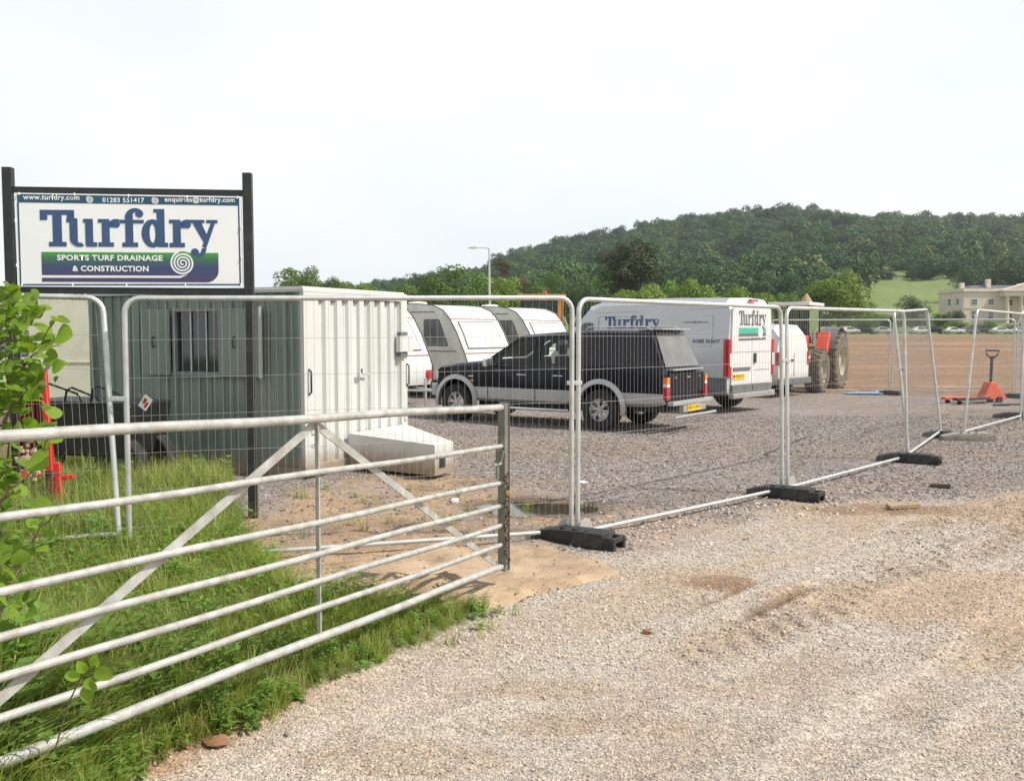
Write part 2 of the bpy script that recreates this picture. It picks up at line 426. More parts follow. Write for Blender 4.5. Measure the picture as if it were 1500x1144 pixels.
# world lines of tyre ruts: (start px, end px, half width, depth, lug spacing)
RUTS = [((880, 1160), (1500, 800), 0.22, 0.012, 0.0), ((985, 975), (1520, 735), 0.26, 0.008, 0.21),
        ((1010, 893), (1110, 850), 0.045, 0.045, 0.0), ((1085, 905), (1200, 855), 0.06, 0.045, 0.0),
        ((1180, 1130), (1530, 905), 0.16, 0.016, 0.0), ((560, 1110), (1000, 1010), 0.16, 0.008, 0.0), ((1300, 850), (1540, 760), 0.18, 0.008, 0.21),
        ((1250, 800), (1520, 725), 0.2, 0.012, 0.21), ((330, 1150), (760, 985), 0.13, 0.014, 0.0), ((1380, 1150), (1540, 1010), 0.2, 0.012, 0.0)]
RUTW = [(G(*a), G(*b), w, d, lg) for a, b, w, d, lg in RUTS]
def ruts(X, Y):
    h = np.zeros_like(X); wgt = np.zeros_like(X)
    for a, b, w, dpt, lug in RUTW:
        L = (b - a).length; ux, uy = (b.x - a.x) / L, (b.y - a.y) / L
        s = (X - a.x) * ux + (Y - a.y) * uy
        wob = (fbm(s / 0.8, s * 0 + w * 50, 9, 2) - 0.5) * 0.25 * min(1, w * 6)
        q = (X - a.x) * -uy + (Y - a.y) * ux + wob
        m = sstep(-0.3, 0.4, s) * (1 - sstep(L - 0.4, L + 0.3, s)) * (0.55 + 0.6 * fbm(X * 1.7, Y * 1.7, 31, 2))
        g = np.exp(-(q / w) ** 4) * m
        rim = np.exp(-((np.abs(q) - w * 1.35) / (w * 0.4)) ** 2) * m
        h += -dpt * g + dpt * 0.45 * rim
        if lug:
            ph = (s + np.abs(q) * 0.7) / lug
            lg = np.clip(np.sin(ph * 2 * PI) * 1.6, -1, 1)
            h += g * lg * 0.014
        wgt = np.maximum(wgt, g)
    return h, wgt

VERGE = [G(*p) for p in [(120, 1250), (205, 1140), (250, 1105), (300, 1088), (400, 1032), (500, 988), (640, 940), (700, 905), (722, 886)]]
def edge_x(poly, Y):
    ys = [p.y for p in poly]; xs = [p.x for p in poly]
    return np.interp(Y, ys, xs)
def verge_w(X, Y):
    """1 on the grassy verge, 0 elsewhere"""
    n = (fbm(X * 1.6, Y * 1.6, 61, 3) - 0.5) * 0.30
    e1 = edge_x(VERGE, Y)
    # beyond the gate the verge narrows towards the container
    far = np.interp(Y, [5.7, 6.2, 6.8, 7.4, 8.2, 9.4, 11.0, 13.0, 30], [-0.75, -1.45, -1.75, -2.1, -2.45, -2.75, -3.3, -5.2, -12])
    e = np.where(Y < 5.95 + .25 * (X + 1.0), np.minimum(e1, 5), far)
    return sstep(0.10, -0.10, X - e + n)
def yard_w(X, Y):
    """1 in the grey yard behind the fence line, 0 on the pale track"""
    xs = [-6, 0.0, 0.9, 1.9, 3.0, 5.0, 8.3, 12, 20]; ys = [7.0, 7.45, 8.0, 9.2, 9.9, 10.3, 12.4, 15, 19]
    return sstep(-0.5, 0.5, Y - np.interp(X, xs, ys) + (fbm(X * 0.9, Y * 0.9, 71, 4) - 0.5) * 1.4)
def soil_w(X, Y):
    """1 on the bare brown earth between cloth, container and puddle"""
    n = (fbm(X * 0.9, Y * 0.9, 81, 4) - 0.5) * 1.6
    d = np.sqrt(((X + 1.05) / 1.75) ** 2 + ((Y - 9.2) / 2.7) ** 2) + n * 0.35
    w1 = sstep(1.12, 0.85, d)
    d2 = np.sqrt(((X - 0.6) / 1.5) ** 2 + ((Y - 8.9) / 1.2) ** 2) + n * 0.4
    return np.maximum(w1, 0.6 * sstep(1.1, 0.7, d2))
def near_h(X, Y):
    h = (fbm(X * 0.5, Y * 0.5, 1, 3) - 0.5) * 0.05
    h += (fbm(X * 5, Y * 5, 3, 3) - 0.5) * 0.022
    r, _ = ruts(X, Y)
    h += r
    sw = soil_w(X, Y)
    h += sw * (fbm(X * 4, Y * 4, 13, 4) - 0.5) * 0.05
    pr = pond_r(X, Y)
    h += -0.055 * sstep(1.45, 0.7, pr)
    vw = verge_w(X, Y)
    h += vw * (0.03 + (fbm(X * 1.3, Y * 1.3, 23, 3) - 0.4) * 0.10)
    h *= sstep(40, 26, Y)
    return h

GRAVEL = np.array([0.45, 0.40, 0.34]); TAN = np.array([0.425, 0.325, 0.24]); DKSOIL = np.array([0.24, 0.16, 0.10])
YARD = np.array([0.285, 0.245, 0.228]); SOIL = np.array([0.34, 0.235, 0.145]); WET = np.array([0.115, 0.08, 0.05])
FIELD = np.array([0.25, 0.16, 0.10]); GREENS = np.array([0.05, 0.075, 0.02])
def lerp(a, b, w): return a * (1 - w[..., None]) + b * w[..., None]
def paint(X, Y):
    c = np.ones(X.shape + (3,)) * GRAVEL
    c = c * (0.86 + 0.28 * fbm(X * 1.1, Y * 1.1, 91, 4))[..., None]
    # warm mud carried along the direction of travel
    u, v = (X * 0.72 + Y * 0.69), (-X * 0.69 + Y * 0.72)
    st = fbm(u * 0.28, v * 1.2, 101, 4)
    right = sstep(-0.6, 3.2, X + 0.15 * Y - 0.6)
    w = sstep(0.50, 0.66, st + 0.10 * right) * (0.35 + 0.6 * right)
    c = lerp(c, TAN * 1.04, np.clip(w, 0, 1))
    for (px, py, rx, ry, amt, col) in [(1330, 880, 1.0, 0.55, 0.9, TAN * 1.1), (1480, 880, 1.0, 1.1, 0.85, TAN * 1.08), (560, 1110, 0.55, 0.22, 0.6, TAN * .9), (800, 1010, 0.4, 0.16, 0.45, DKSOIL * 1.35),
                                     (1040, 852, 0.34, 0.22, 0.9, np.array([.27, .165, .11])), (930, 752, .9, .28, .8, DKSOIL * 1.0), (1120, 742, .5, .2, .5, DKSOIL * 1.2), (1400, 715, .6, .3, .5, DKSOIL * 1.2), (1290, 745, 1.0, 0.32, 0.9, DKSOIL * 1.1), (1000, 840, 0.8, 0.3, 0.5, TAN), (880, 1060, .5, .14, .4, DKSOIL * 1.4), (1130, 1010, .7, .2, .4, TAN)]:
        p = G(px, py)
        d = ((X - p.x) / rx) ** 2 + ((Y - p.y) / ry) ** 2 + (fbm(X * 2.5, Y * 2.5, int(px), 3) - 0.5) * 1.3
        c = lerp(c, col, amt * sstep(1.1, 0.3, d))
    _, rw = ruts(X, Y)
    c = lerp(c, TAN * 0.80, 0.45 * rw * sstep(0.35, 0.6, fbm(X * 2, Y * 2, 7, 3)))
    for a, b, wd, dd, lg in RUTW:
        if wd < 0.1:
            L = (b - a).length; ux, uy = (b.x - a.x) / L, (b.y - a.y) / L
            s = (X - a.x) * ux + (Y - a.y) * uy; q = (X - a.x) * -uy + (Y - a.y) * ux + (fbm(X * 5, Y * 5, 3, 2) - .5) * .08
            c = lerp(c, DKSOIL * 0.62, 0.95 * np.exp(-(q / wd) ** 2) * sstep(-0.1, 0.3, s) * (1 - sstep(L - 0.3, L + 0.1, s)))
    yw = yard_w(X, Y)
    yc = YARD * (0.80 + 0.4 * fbm(X * 0.45, Y * 0.9, 111, 4))[..., None]
    yc = lerp(yc, TAN * 0.75, 0.55 * sstep(0.5, 0.72, fbm(X * 0.35, Y * 0.8, 121, 4)))
    c = lerp(c, yc, yw)
    sw = soil_w(X, Y)
    sc = SOIL * (0.75 + 0.5 * fbm(X * 1.5, Y * 1.5, 131, 4))[..., None]
    sc = lerp(sc, YARD * .95, .8 * sstep(.5, .68, fbm(X * 1.1 + 7, Y * 1.6, 133, 4)))
    sc = lerp(sc, DKSOIL * .8, .6 * sstep(.56, .7, fbm(X * 2.1, Y * 2.6, 134, 4)))
    c = lerp(c, sc, 0.9 * sw)
    pr = pond_r(X, Y)
    c = lerp(c, WET, 0.92 * sstep(2.1, 1.05, pr + (fbm(X * 3, Y * 3, 5, 3) - .5) * 0.8))
    g = G(283, 1085)
    vw = verge_w(X, Y)
    rim = sstep(0.42, 0.15, np.abs(X - edge_x(VERGE, Y) + 0.16)) * sstep(5.2, 4.2, Y) * sstep(.30, .5, fbm(X * 2, Y * 2, 51, 2))
    c = lerp(c, np.array([0.34, 0.19, 0.11]), 0.85 * rim)
    c = lerp(c, GREENS, vw * (1 - 0.7 * rim))
    return np.clip(c, 0, 1)

def groundmat(name, vs_big, bump, contrast, rough=0.95, attr=True, col=None):
    m, n, l, p = NT(name)
    p.inputs['Roughness'].default_value = rough
    p.inputs['Specular IOR Level'].default_value = 0.2
    geo = n.new('ShaderNodeNewGeometry')
    at_ = n.new('ShaderNodeAttribute'); at_.attribute_name = 'tint'
    outs = []
    for sc in (vs_big, vs_big * 2.3):
        v = n.new('ShaderNodeTexVoronoi'); v.inputs['Scale'].default_value = sc; v.inputs['Randomness'].default_value = 1
        l.new(geo.outputs['Position'], v.inputs['Vector']); outs.append(v)
    rp = n.new('ShaderNodeValToRGB')
    rp.color_ramp.elements[0].color = (1 - contrast,) * 3 + (1,); rp.color_ramp.elements[1].color = (1 + contrast * 0.8, 1 + contrast * 0.78, 1 + contrast * 0.74, 1)
    sp = n.new('ShaderNodeSeparateColor'); l.new(outs[0].outputs['Color'], sp.inputs[0]); l.new(sp.outputs[0], rp.inputs[0])
    nn = n.new('ShaderNodeTexNoise'); nn.inputs['Scale'].default_value = vs_big * 0.35; nn.inputs['Detail'].default_value = 8; nn.inputs['Roughness'].default_value = 0.7
    l.new(geo.outputs['Position'], nn.inputs['Vector'])
    rn = n.new('ShaderNodeValToRGB'); rn.color_ramp.elements[0].position = .3; rn.color_ramp.elements[1].position = .7
    rn.color_ramp.elements[0].color = (0.78,) * 3 + (1,); rn.color_ramp.elements[1].color = (1.2,) * 3 + (1,)
    l.new(nn.outputs['Fac'], rn.inputs[0])
    m1 = n.new('ShaderNodeMix'); m1.data_type = 'RGBA'; m1.blend_type = 'MULTIPLY'; m1.inputs[0].default_value = 1
    m2 = n.new('ShaderNodeMix'); m2.data_type = 'RGBA'; m2.blend_type = 'MULTIPLY'; m2.inputs[0].default_value = 1
    l.new(at_.outputs['Color'], m1.inputs[6]); l.new(rp.outputs[0], m1.inputs[7])
    l.new(m1.outputs[2], m2.inputs[6]); l.new(rn.outputs[0], m2.inputs[7])
    l.new(m2.outputs[2], p.inputs['Base Color'])
    if bump:
        ad = n.new('ShaderNodeMath'); ad.operation = 'MULTIPLY_ADD'; ad.inputs[1].default_value = 0.5
        l.new(outs[1].outputs['Distance'], ad.inputs[0]); l.new(outs[0].outputs['Distance'], ad.inputs[2])
        ad2 = n.new('ShaderNodeMath'); ad2.operation = 'SUBTRACT'; ad2.inputs[0].default_value = 1
        l.new(ad.outputs[0], ad2.inputs[1])
        bp = n.new('ShaderNodeBump'); bp.inputs['Strength'].default_value = bump; bp.inputs['Distance'].default_value = 0.6 / vs_big
        l.new(ad2.outputs[0], bp.inputs['Height']); l.new(bp.outputs[0], p.inputs['Normal'])
    return m
GM = {
    'gravel_track': groundmat('pale_crushed_stone', 55, 0.9, 0.35),
    'yard_gravel': groundmat('grey_yard_stone', 26, 1.0, 0.42),
    'bare_earth': groundmat('brown_earth', 30, 0.5, 0.15),
    'grass_verge': groundmat('verge_soil', 30, 0.5, 0.3),
    'field': groundmat('ploughed_earth', 6, 0.35, 0.16),
    'meadow': groundmat('meadow_turf', 1.2, 0.1, 0.12),
}
YS = [1.2]
while YS[-1] < 30.5: YS.append(YS[-1] + max(0.008, YS[-1] * 0.0052))
YS = np.array(YS); TS = np.linspace(-0.78, 0.95, 430)
Yg, Tg = np.meshgrid(YS, TS, indexing='ij')
Xg = Tg * (Yg + 0.6)
Zg = near_h(Xg, Yg) + 0.0
COL = paint(Xg, Yg)
FIELD_Y = lambda X: np.interp(X, [-12, 4, 9, 14, 30], [27.5, 27.6, 28.0, 26.2, 25.8])
wv, ws, wy = verge_w(Xg, Yg), soil_w(Xg, Yg), yard_w(Xg, Yg)
zone = np.where(wy > 0.5, 1, 0)
zone = np.where(ws > 0.5, 2, zone)
zone = np.where(wv > 0.5, 3, zone)
fieldz = (Yg > FIELD_Y(Xg) + (fbm(Xg, Yg, 2, 2) - .5) * 0.8) & (Xg > 2)
zone = np.where(fieldz, 4, zone)
fcol = FIELD * (0.8 + 0.4 * fbm(Xg * 0.15, Yg * 1.2, 141, 4))[..., None]
COL = np.where(fieldz[..., None], fcol, COL)
ny, nx = Xg.shape
def grid_obj(name, sel, X, Y, Z, col, m, kind='structure', smooth=True):
    """links the cells of a height grid chosen by sel as one sheet"""
    a, b = X.shape
    idx = np.arange(a * b).reshape(a, b)
    q = np.stack([idx[:-1, :-1], idx[:-1, 1:], idx[1:, 1:], idx[1:, :-1]], -1)[sel]
    used, inv = np.unique(q.ravel(), return_inverse=True)
    co = np.stack([X.ravel(), Y.ravel(), Z.ravel()], -1)[used]
    me = bpy.data.meshes.new(name)
    nf = len(q)
    me.vertices.add(len(used)); me.vertices.foreach_set('co', co.ravel())
    me.loops.add(nf * 4); me.loops.foreach_set('vertex_index', inv.astype(np.int32))
    me.polygons.add(nf); me.polygons.foreach_set('loop_start', np.arange(nf, dtype=np.int32) * 4)
    me.polygons.foreach_set('loop_total', np.full(nf, 4, np.int32))
    me.update(calc_edges=True)
    at_ = me.attributes.new('tint', 'FLOAT_COLOR', 'POINT')
    c4 = np.ones((len(used), 4)); c4[:, :3] = col.reshape(-1, 3)[used]
    at_.data.foreach_set('color', c4.ravel())
    if smooth: me.polygons.foreach_set('use_smooth', np.ones(nf, bool))
    me.materials.append(m)
    o = bpy.data.objects.new(name, me); C.objects.link(o)
    o['kind'] = kind
    return o
zc = zone[:-1, :-1]
for k, nm in enumerate(['gravel_track', 'yard_gravel', 'bare_earth', 'grass_verge', 'field']):
    if (zc == k).any(): grid_obj(nm, zc == k, Xg, Yg, Zg, COL, GM[nm])
yend = YS[-1]
# far ground: coarse grid from the end of the near sheet to the horizon
yf = np.concatenate([[yend], np.geomspace(yend + 0.6, 1500, 190)])
xf = np.concatenate([-np.geomspace(1400, 30, 60), np.linspace(-28, 28, 29), np.geomspace(30, 1400, 60)])
Yf, Xf = np.meshgrid(yf, xf, indexing='ij')
Zf = zfar(Xf, Yf) + (fbm(Xf / 6, Yf / 6, 8, 2) - .5) * 0.12 * sstep(30, 40, Yf) * sstep(185, 150, Yf)
fcol = FIELD * (0.8 + 0.4 * fbm(Xf * 0.05, Yf * 0.35, 151, 4))[..., None]
fcol = fcol * (1 + 0.25 * sstep(0.55, 0.7, fbm(Xf * 0.02, Yf * 0.25, 152, 2)))[..., None]
mcol = np.array([0.165, 0.215, 0.075]) * (0.85 + 0.3 * fbm(Xf / 25, Yf / 60, 161, 4))[..., None]
fsel = (Xf > 2) & (Yf < 178)
colf = np.where(fsel[..., None], fcol, mcol)
sc_ = fsel[:-1, :-1]
grid_obj('field', sc_, Xf, Yf, Zf, colf, GM['field'])
grid_obj('hillside', ~sc_, Xf, Yf, Zf, colf, GM['meadow'])
# the sheet the near ground lies in: runs under and around it, and on behind the camera
xs = np.linspace(-60, 60, 61); ys = np.linspace(-60, yend + 1.0, 60)
Yb, Xb = np.meshgrid(ys, xs, indexing='ij')
cb = np.where((Xb < -2)[..., None], np.array([.07, .10, .03]), np.array([.36, .30, .24]))
grid_obj('ground', np.ones((59, 60), bool), Xb, Yb, Xb * 0 - 0.16, cb, GM['bare_earth'])

# puddle
def ground_z(x, y):
    x = np.atleast_1d(np.asarray(x, float)); y = np.atleast_1d(np.asarray(y, float))
    return np.where(y < yend, near_h(x, y), zfar(x, y))
def gz(x, y): return float(ground_z(x, y)[0])
pz = gz(POND.x, POND.y) + 0.024
m, n, l, p = NT('muddy_water')
p.inputs['Base Color'].default_value = (0.06, 0.05, 0.028, 1); p.inputs['Roughness'].default_value = 0.04; p.inputs['Specular IOR Level'].default_value = 0.7
nn = n.new('ShaderNodeTexNoise'); nn.inputs['Scale'].default_value = 6; bp = n.new('ShaderNodeBump'); bp.inputs['Strength'].default_value = 0.03
l.new(nn.outputs['Fac'], bp.inputs['Height']); l.new(bp.outputs[0], p.inputs['Normal'])
mb = MB(); mb.add([(POND.x + 1.25 * math.cos(t * PI / 18), POND.y + 0.95 * math.sin(t * PI / 18), pz) for t in range(36)], [tuple(range(36))])
mb.build('water', m)['kind'] = 'structure'

# ------------------------------------------------------------------ scattered instances (gravel, grass, woodland)
def scatter(name, pts, rot, scl, idx, protos, kind='stuff', label=None):
    """one object that sets copies of the prototype meshes at the given points"""
    me = bpy.data.meshes.new(name); n_ = len(pts)
    me.vertices.add(n_); me.vertices.foreach_set('co', np.asarray(pts, np.float32).ravel())
    a = me.attributes.new('rot', 'FLOAT_VECTOR', 'POINT'); a.data.foreach_set('vector', np.asarray(rot, np.float32).ravel())
    scl = np.asarray(scl, np.float32)
    if scl.ndim == 1: scl = np.repeat(scl[:, None], 3, 1)
    a = me.attributes.new('scl', 'FLOAT_VECTOR', 'POINT'); a.data.foreach_set('vector', scl.ravel())
    a = me.attributes.new('pick', 'INT', 'POINT'); a.data.foreach_set('value', np.asarray(idx, np.int32))
    o = bpy.data.objects.new(name, me); C.objects.link(o)
    col = bpy.data.collections.new(name + '_kinds')
    for i, p_ in enumerate(protos):
        po = bpy.data.objects.new('%s_kind_%02d' % (name, i), p_); col.objects.link(po)
    g = bpy.data.node_groups.new(name, 'GeometryNodeTree')
    g.interface.new_socket('Geometry', in_out='INPUT', socket_type='NodeSocketGeometry')
    g.interface.new_socket('Geometry', in_out='OUTPUT', socket_type='NodeSocketGeometry')
    N, L = g.nodes, g.links
    gi, go = N.new('NodeGroupInput'), N.new('NodeGroupOutput')
    ci = N.new('GeometryNodeCollectionInfo'); ci.inputs['Collection'].default_value = col
    ci.inputs['Separate Children'].default_value = True; ci.inputs['Reset Children'].default_value = True
    ip = N.new('GeometryNodeInstanceOnPoints'); ip.inputs['Pick Instance'].default_value = True
    def attr(nm, dt):
        q = N.new('GeometryNodeInputNamedAttribute'); q.data_type = dt; q.inputs['Name'].default_value = nm; return q.outputs[0]
    er = N.new('FunctionNodeEulerToRotation')
    L.new(gi.outputs[0], ip.inputs['Points']); L.new(ci.outputs[0], ip.inputs['Instance'])
    L.new(attr('pick', 'INT'), ip.inputs['Instance Index'])
    L.new(attr('rot', 'FLOAT_VECTOR'), er.inputs[0]); L.new(er.outputs[0], ip.inputs['Rotation'])
    L.new(attr('scl', 'FLOAT_VECTOR'), ip.inputs['Scale']); L.new(ip.outputs[0], go.inputs[0])
    md = o.modifiers.new('scatter', 'NODES'); md.node_group = g
    tag(o, label, None, None, kind)
    return o
def stone_mesh(seed, mats):
    bm = bmesh.new(); bmesh.ops.create_icosphere(bm, subdivisions=1, radius=1)
    r = random.Random(seed); sc = (r.uniform(.8, 1.3), r.uniform(.6, 1), r.uniform(.45, .75))
    for v in bm.verts:
        k = r.uniform(.72, 1.12); v.co = Vector((v.co.x * sc[0] * k, v.co.y * sc[1] * k, v.co.z * sc[2] * k))
    me = bpy.data.meshes.new('stone'); bm.to_mesh(me); bm.free(); me.materials.append(mats); return me
def stonemat(name, cols, ground_mix=0):
    m, n, l, p = NT(name); oi = n.new('ShaderNodeObjectInfo'); rp = n.new('ShaderNodeValToRGB'); e = rp.color_ramp.elements
    for i, c in enumerate(cols):
        k = e[i] if i < 2 else e.new(i / (len(cols) - 1)); k.color = (*c, 1)
    for i, c in enumerate(cols): pass
    e[0].position = 0
    l.new(oi.outputs['Random'], rp.inputs[0]); l.new(rp.outputs[0], p.inputs['Base Color']); p.inputs['Roughness'].default_value = 0.9
    p.inputs['Specular IOR Level'].default_value = 0.25
    return m
SM = stonemat('pale_chippings', [(0.37, 0.32, 0.27), (0.60, 0.525, 0.445), (0.48, 0.42, 0.35), (0.52, 0.43, 0.345), (0.43, 0.38, 0.325)])
SM2 = stonemat('muddy_chippings', [(0.30, 0.22, 0.15), (0.52, 0.42, 0.31), (0.42, 0.31, 0.21), (0.36, 0.30, 0.24)])
SY = stonemat('grey_chippings', [(0.16, 0.14, 0.13), (0.46, 0.40, 0.36), (0.27, 0.235, 0.22), (0.33, 0.27, 0.24)])
def scatter_stones(name, mt, y0, y1, dens, smin, smax, accept, label, tmin=-0.72, tmax=0.80):
    # uniform in area over the wedge seen from the track
    n_ = int(dens * 0.5 * (y1 * y1 - y0 * y0) * (tmax - tmin))
    Y = np.sqrt(rng.uniform(y0 * y0, y1 * y1, n_)); X = rng.uniform(tmin, tmax, n_) * (Y + 0.3)
    ok = accept(X, Y); X, Y = X[ok], Y[ok]; n_ = len(X)
    s = smin + (smax - smin) * rng.random(n_) ** 2.2
    Z = near_h(X, Y) + s * 0.15
    rot = np.stack([rng.uniform(-.5, .5, n_), rng.uniform(-.5, .5, n_), rng.uniform(0, 6.28, n_)], -1)
    return scatter(name, np.stack([X, Y, Z], -1), rot, s, rng.integers(0, 6, n_), [stone_mesh(i + 40, mt) for i in range(6)], 'stuff', label)
def tanness(X, Y):
    c = paint(X, Y); return (c[:, 0] / np.maximum(c[:, 2], 1e-3) - 1.30)
def thin_rut(X, Y):
    o = np.zeros(len(X))
    for a, b, wd, dd, lg in RUTW:
        if wd < 0.1:
            L = (b - a).length; ux, uy = (b.x - a.x) / L, (b.y - a.y) / L
            s = (X - a.x) * ux + (Y - a.y) * uy; q = (X - a.x) * -uy + (Y - a.y) * ux + (fbm(X * 5, Y * 5, 3, 2) - .5) * .08
            o = np.maximum(o, np.exp(-(q / wd) ** 2) * (s > 0) * (s < L))
    return o
def acc_pale(X, Y):
    return (rng.random(len(X)) > 1.3 * thin_rut(X, Y)) & (verge_w(X, Y) < 0.4) & (soil_w(X, Y) < 0.4) & (yard_w(X, Y) < 0.6) & (rng.random(len(X)) > np.clip(tanness(X, Y) * 1.5, 0.0, 0.88)) & (rng.random(len(X)) < 1.15 - 0.5 * fbm(X * 1.5, Y * 1.5, 77, 3))
def acc_mud(X, Y):
    return (verge_w(X, Y) < 0.4) & (soil_w(X, Y) < 0.5) & (yard_w(X, Y) < 0.6) & (rng.random(len(X)) < np.clip(tanness(X, Y) * 1.4, 0.03, 0.75))
scatter_stones('gravel', SM, 1.6, 5.0, 4200, .004, .0105, acc_pale, 'pale loose chippings covering the track in front of the gate')
scatter_stones('gravel', SM, 5.0, 12.0, 1300, .0065, .0165, acc_pale, 'pale chippings further up the track')
scatter_stones('gravel', SM2, 1.6, 12.0, 1000, .005, .014, acc_mud, 'mud stained chippings along the tyre marks')
scatter_stones('gravel', SY, 7.0, 20.0, 300, .010, .030, lambda X, Y: (yard_w(X, Y) > 0.4) & (rng.random(len(X)) > .55 * soil_w(X, Y)) & (verge_w(X, Y) < .4) & (pond_r(X, Y) > 1.0) & (rng.random(len(X)) < 1.3 - fbm(X, Y, 17, 3)), 'grey purple stones spread over the yard behind the fence')
# ------------------------------------------------------------------ flat lettering
def hole_free(o): pass
def letter_shapes():
    """slab-serif capital and small letters as overlapping flat shapes; units of a 1500-wide tracing, y down"""
    def disc(cx, cy, r, n=18): return [(cx + r * math.cos(2*PI*i/n), cy + r * math.sin(2*PI*i/n)) for i in range(n)]
    def rect(a, b, c, d): return [(a, b), (c, b), (c, d), (a, d)]
    def arc(cx, cy, rx, ry, a0, a1, w0, w1=None, n=14):
        w1 = w0 if w1 is None else w1; o_, i_ = [], []
        for k in range(n + 1):
            t = R(a0 + (a1 - a0) * k / n); w = w0 + (w1 - w0) * k / n
            o_.append((cx + (rx) * math.cos(t), cy + (ry) * math.sin(t))); i_.append((cx + (rx - w) * math.cos(t), cy + (ry - w * 0.62) * math.sin(t)))
        return [[o_[k], o_[k+1], i_[k+1], i_[k]] for k in range(n)]
    T = [rect(230,285,415,313), rect(230,285,270,342), rect(375,285,415,352), rect(297,300,347,475), rect(275,461,370,487)]
    U = [rect(372,330,430,354), rect(388,335,432,442), *arc(440,440,52,48,180,60,44,34), rect(462,333,515,354), rect(473,340,515,480), rect(478,462,536,487)]
    Rr = lambda x: [rect(x,333,x+62,354), rect(x+20,340,x+63,475), rect(x,462,x+84,487), *arc(x+98,384,50,52,190,300,30,34), disc(x+98,360,22), rect(x+60,352,x+88,380)]
    Rr2 = [[(x - 0, y) for x, y in s] for s in Rr(542)]
    F = [rect(690,310,733,475), rect(672,462,758,487), rect(662,336,792,356), *arc(745,325,56,54,180,310,42,34), disc(768,302,22)]
    D = [*arc(838,411,60,79,0,360,44,44,34), rect(862,275,905,475), rect(845,275,905,295), rect(865,462,922,487)]
    R3 = Rr(930)
    Y = [rect(1040,333,1124,352), rect(1133,333,1196,352), [(1058,352),(1108,352),(1146,440),(1128,478)], [(1158,352),(1182,352),(1130,495),(1108,482)], *arc(1088,488,44,54,5,110,26,30), disc(1068,514,22)]
    return [T, U, Rr2, F, D, R3, Y]
LET = letter_shapes()
def flat(mb, polys, f, z0=0.0, dz=0.00005, mi=0):
    """polys in drawing units; f maps (x, y, lift) to a point"""
    for i, p_ in enumerate(polys):
        mb.add([f(x, y, z0 + (i % 12) * dz) for x, y in p_], [tuple(range(len(p_)))], mi)
def spiral(cx, cy, r0, r1, turns, w, n=90):
    o = []
    for k in range(n):
        q = []
        for kk in (k, k + 1):
            t = kk / n; a = turns * 2 * PI * t + 0.6; r = r0 + (r1 - r0) * t
            ww = w * (0.75 + 0.25 * t)
            q.append(((cx + (r - ww/2) * math.cos(a), cy + (r - ww/2) * math.sin(a)), (cx + (r + ww/2) * math.cos(a), cy + (r + ww/2) * math.sin(a))))
        o.append([q[0][0], q[0][1], q[1][1], q[1][0]])
    return o
def text_mesh(name, txt, width, bold, m, height=None):
    """flat letters, left bottom at 0, scaled to the width"""
    cu = bpy.data.curves.new(name, 'FONT'); cu.body = txt; cu.size = 1; cu.offset = bold; cu.resolution_u = 3; cu.space_character = 1.08
    o = bpy.data.objects.new(name, cu); C.objects.link(o)
    bpy.context.view_layer.update()
    me = bpy.data.meshes.new_from_object(o.evaluated_get(bpy.context.evaluated_depsgraph_get()))
    bpy.data.objects.remove(o)
    xs_ = [v.co.x for v in me.vertices]; ys_ = [v.co.y for v in me.vertices]
    k = width / (max(xs_) - min(xs_)); kh = k if height is None else height / (max(ys_) - min(ys_)); x0, y0 = min(xs_), min(ys_)
    for v in me.vertices: v.co = Vector(((v.co.x - x0) * k, (v.co.y - y0) * kh, 0))
    me.materials.clear(); me.materials.append(m); me.name = name
    return me
def put_text(name, txt, parent, p0, ex, ey, width, m, bold=0.02, height=None):
    me = text_mesh(name, txt, width, bold, m, height)
    p0, ex, ey = Vector(p0), Vector(ex).normalized(), Vector(ey).normalized()
    for v in me.vertices: v.co = p0 + ex * v.co.x + ey * v.co.y
    o = bpy.data.objects.new(name, me); C.objects.link(o); o.parent = parent
    return o

# ------------------------------------------------------------------ site sign
ZL, ZR = 8.95, 9.12
SL, SR = at(19.3, 484, ZL), at(366.3, 484, ZR)
sx = (SR - SL); sx.z = 0; SW = sx.length; sx.normalize()
sn = Vector((sx.y, -sx.x, 0))            # towards the camera
K = SW / 347.5                           # metres per photograph pixel across the sign
def S(px, py, lift=0.0, zoom=False):
    if zoom: px, py = px / 3.75, 230 + py / 3.75
    return Vector((SL.x, SL.y, 0)) + sx * ((px - 15.5) * K) + sn * lift + Vector((0, 0, CH + (484 - py) * K))
sign = thing('site_sign', 'tall black framed contractor signboard with white face and petrol blue lettering', 'signboard', (SL.x, SL.y, 0))
so_ = (SL.x, SL.y, 0)
for px, top in ((15.5, 244), (363, 248)):
    mb = MB(); b = S(px, top); mb.box((-.042, -.042, 0), (.042, .042, b.z + 0.15), 0, Matrix.Translation((b.x, b.y, -0.15)) @ Matrix.Rotation(math.atan2(sx.y, sx.x), 4, 'Z'))
    mb.build('post', M['black'], sign, so_, bevel=0.004)
for a, b_ in ((272, 281), (419, 429)):
    mb = MB(); p1, p2 = S(22.5, (a + b_) / 2), S(356, (a + b_) / 2 + 1.5)
    mb.bar(p1, p2, 0.05, (b_ - a) * K); mb.build('cross_rail', M['black'], sign, so_, bevel=0.003)
mb = MB(); q = [(26.5, 418.5), (355.5, 417.5), (354.5, 283.5), (25.5, 281.6)]
mb.add([S(x, y, 0.036) for x, y in q] + [S(x, y, 0.028) for x, y in q], [(0,1,2,3), (7,6,5,4), (0,4,5,1), (1,5,6,2), (2,6,7,3), (3,7,4,0)])
board = mb.build('board', M['boardwhite'], sign, so_)
L0 = 0.0375
f = lambda x, y, z: S(x, y, z, True)
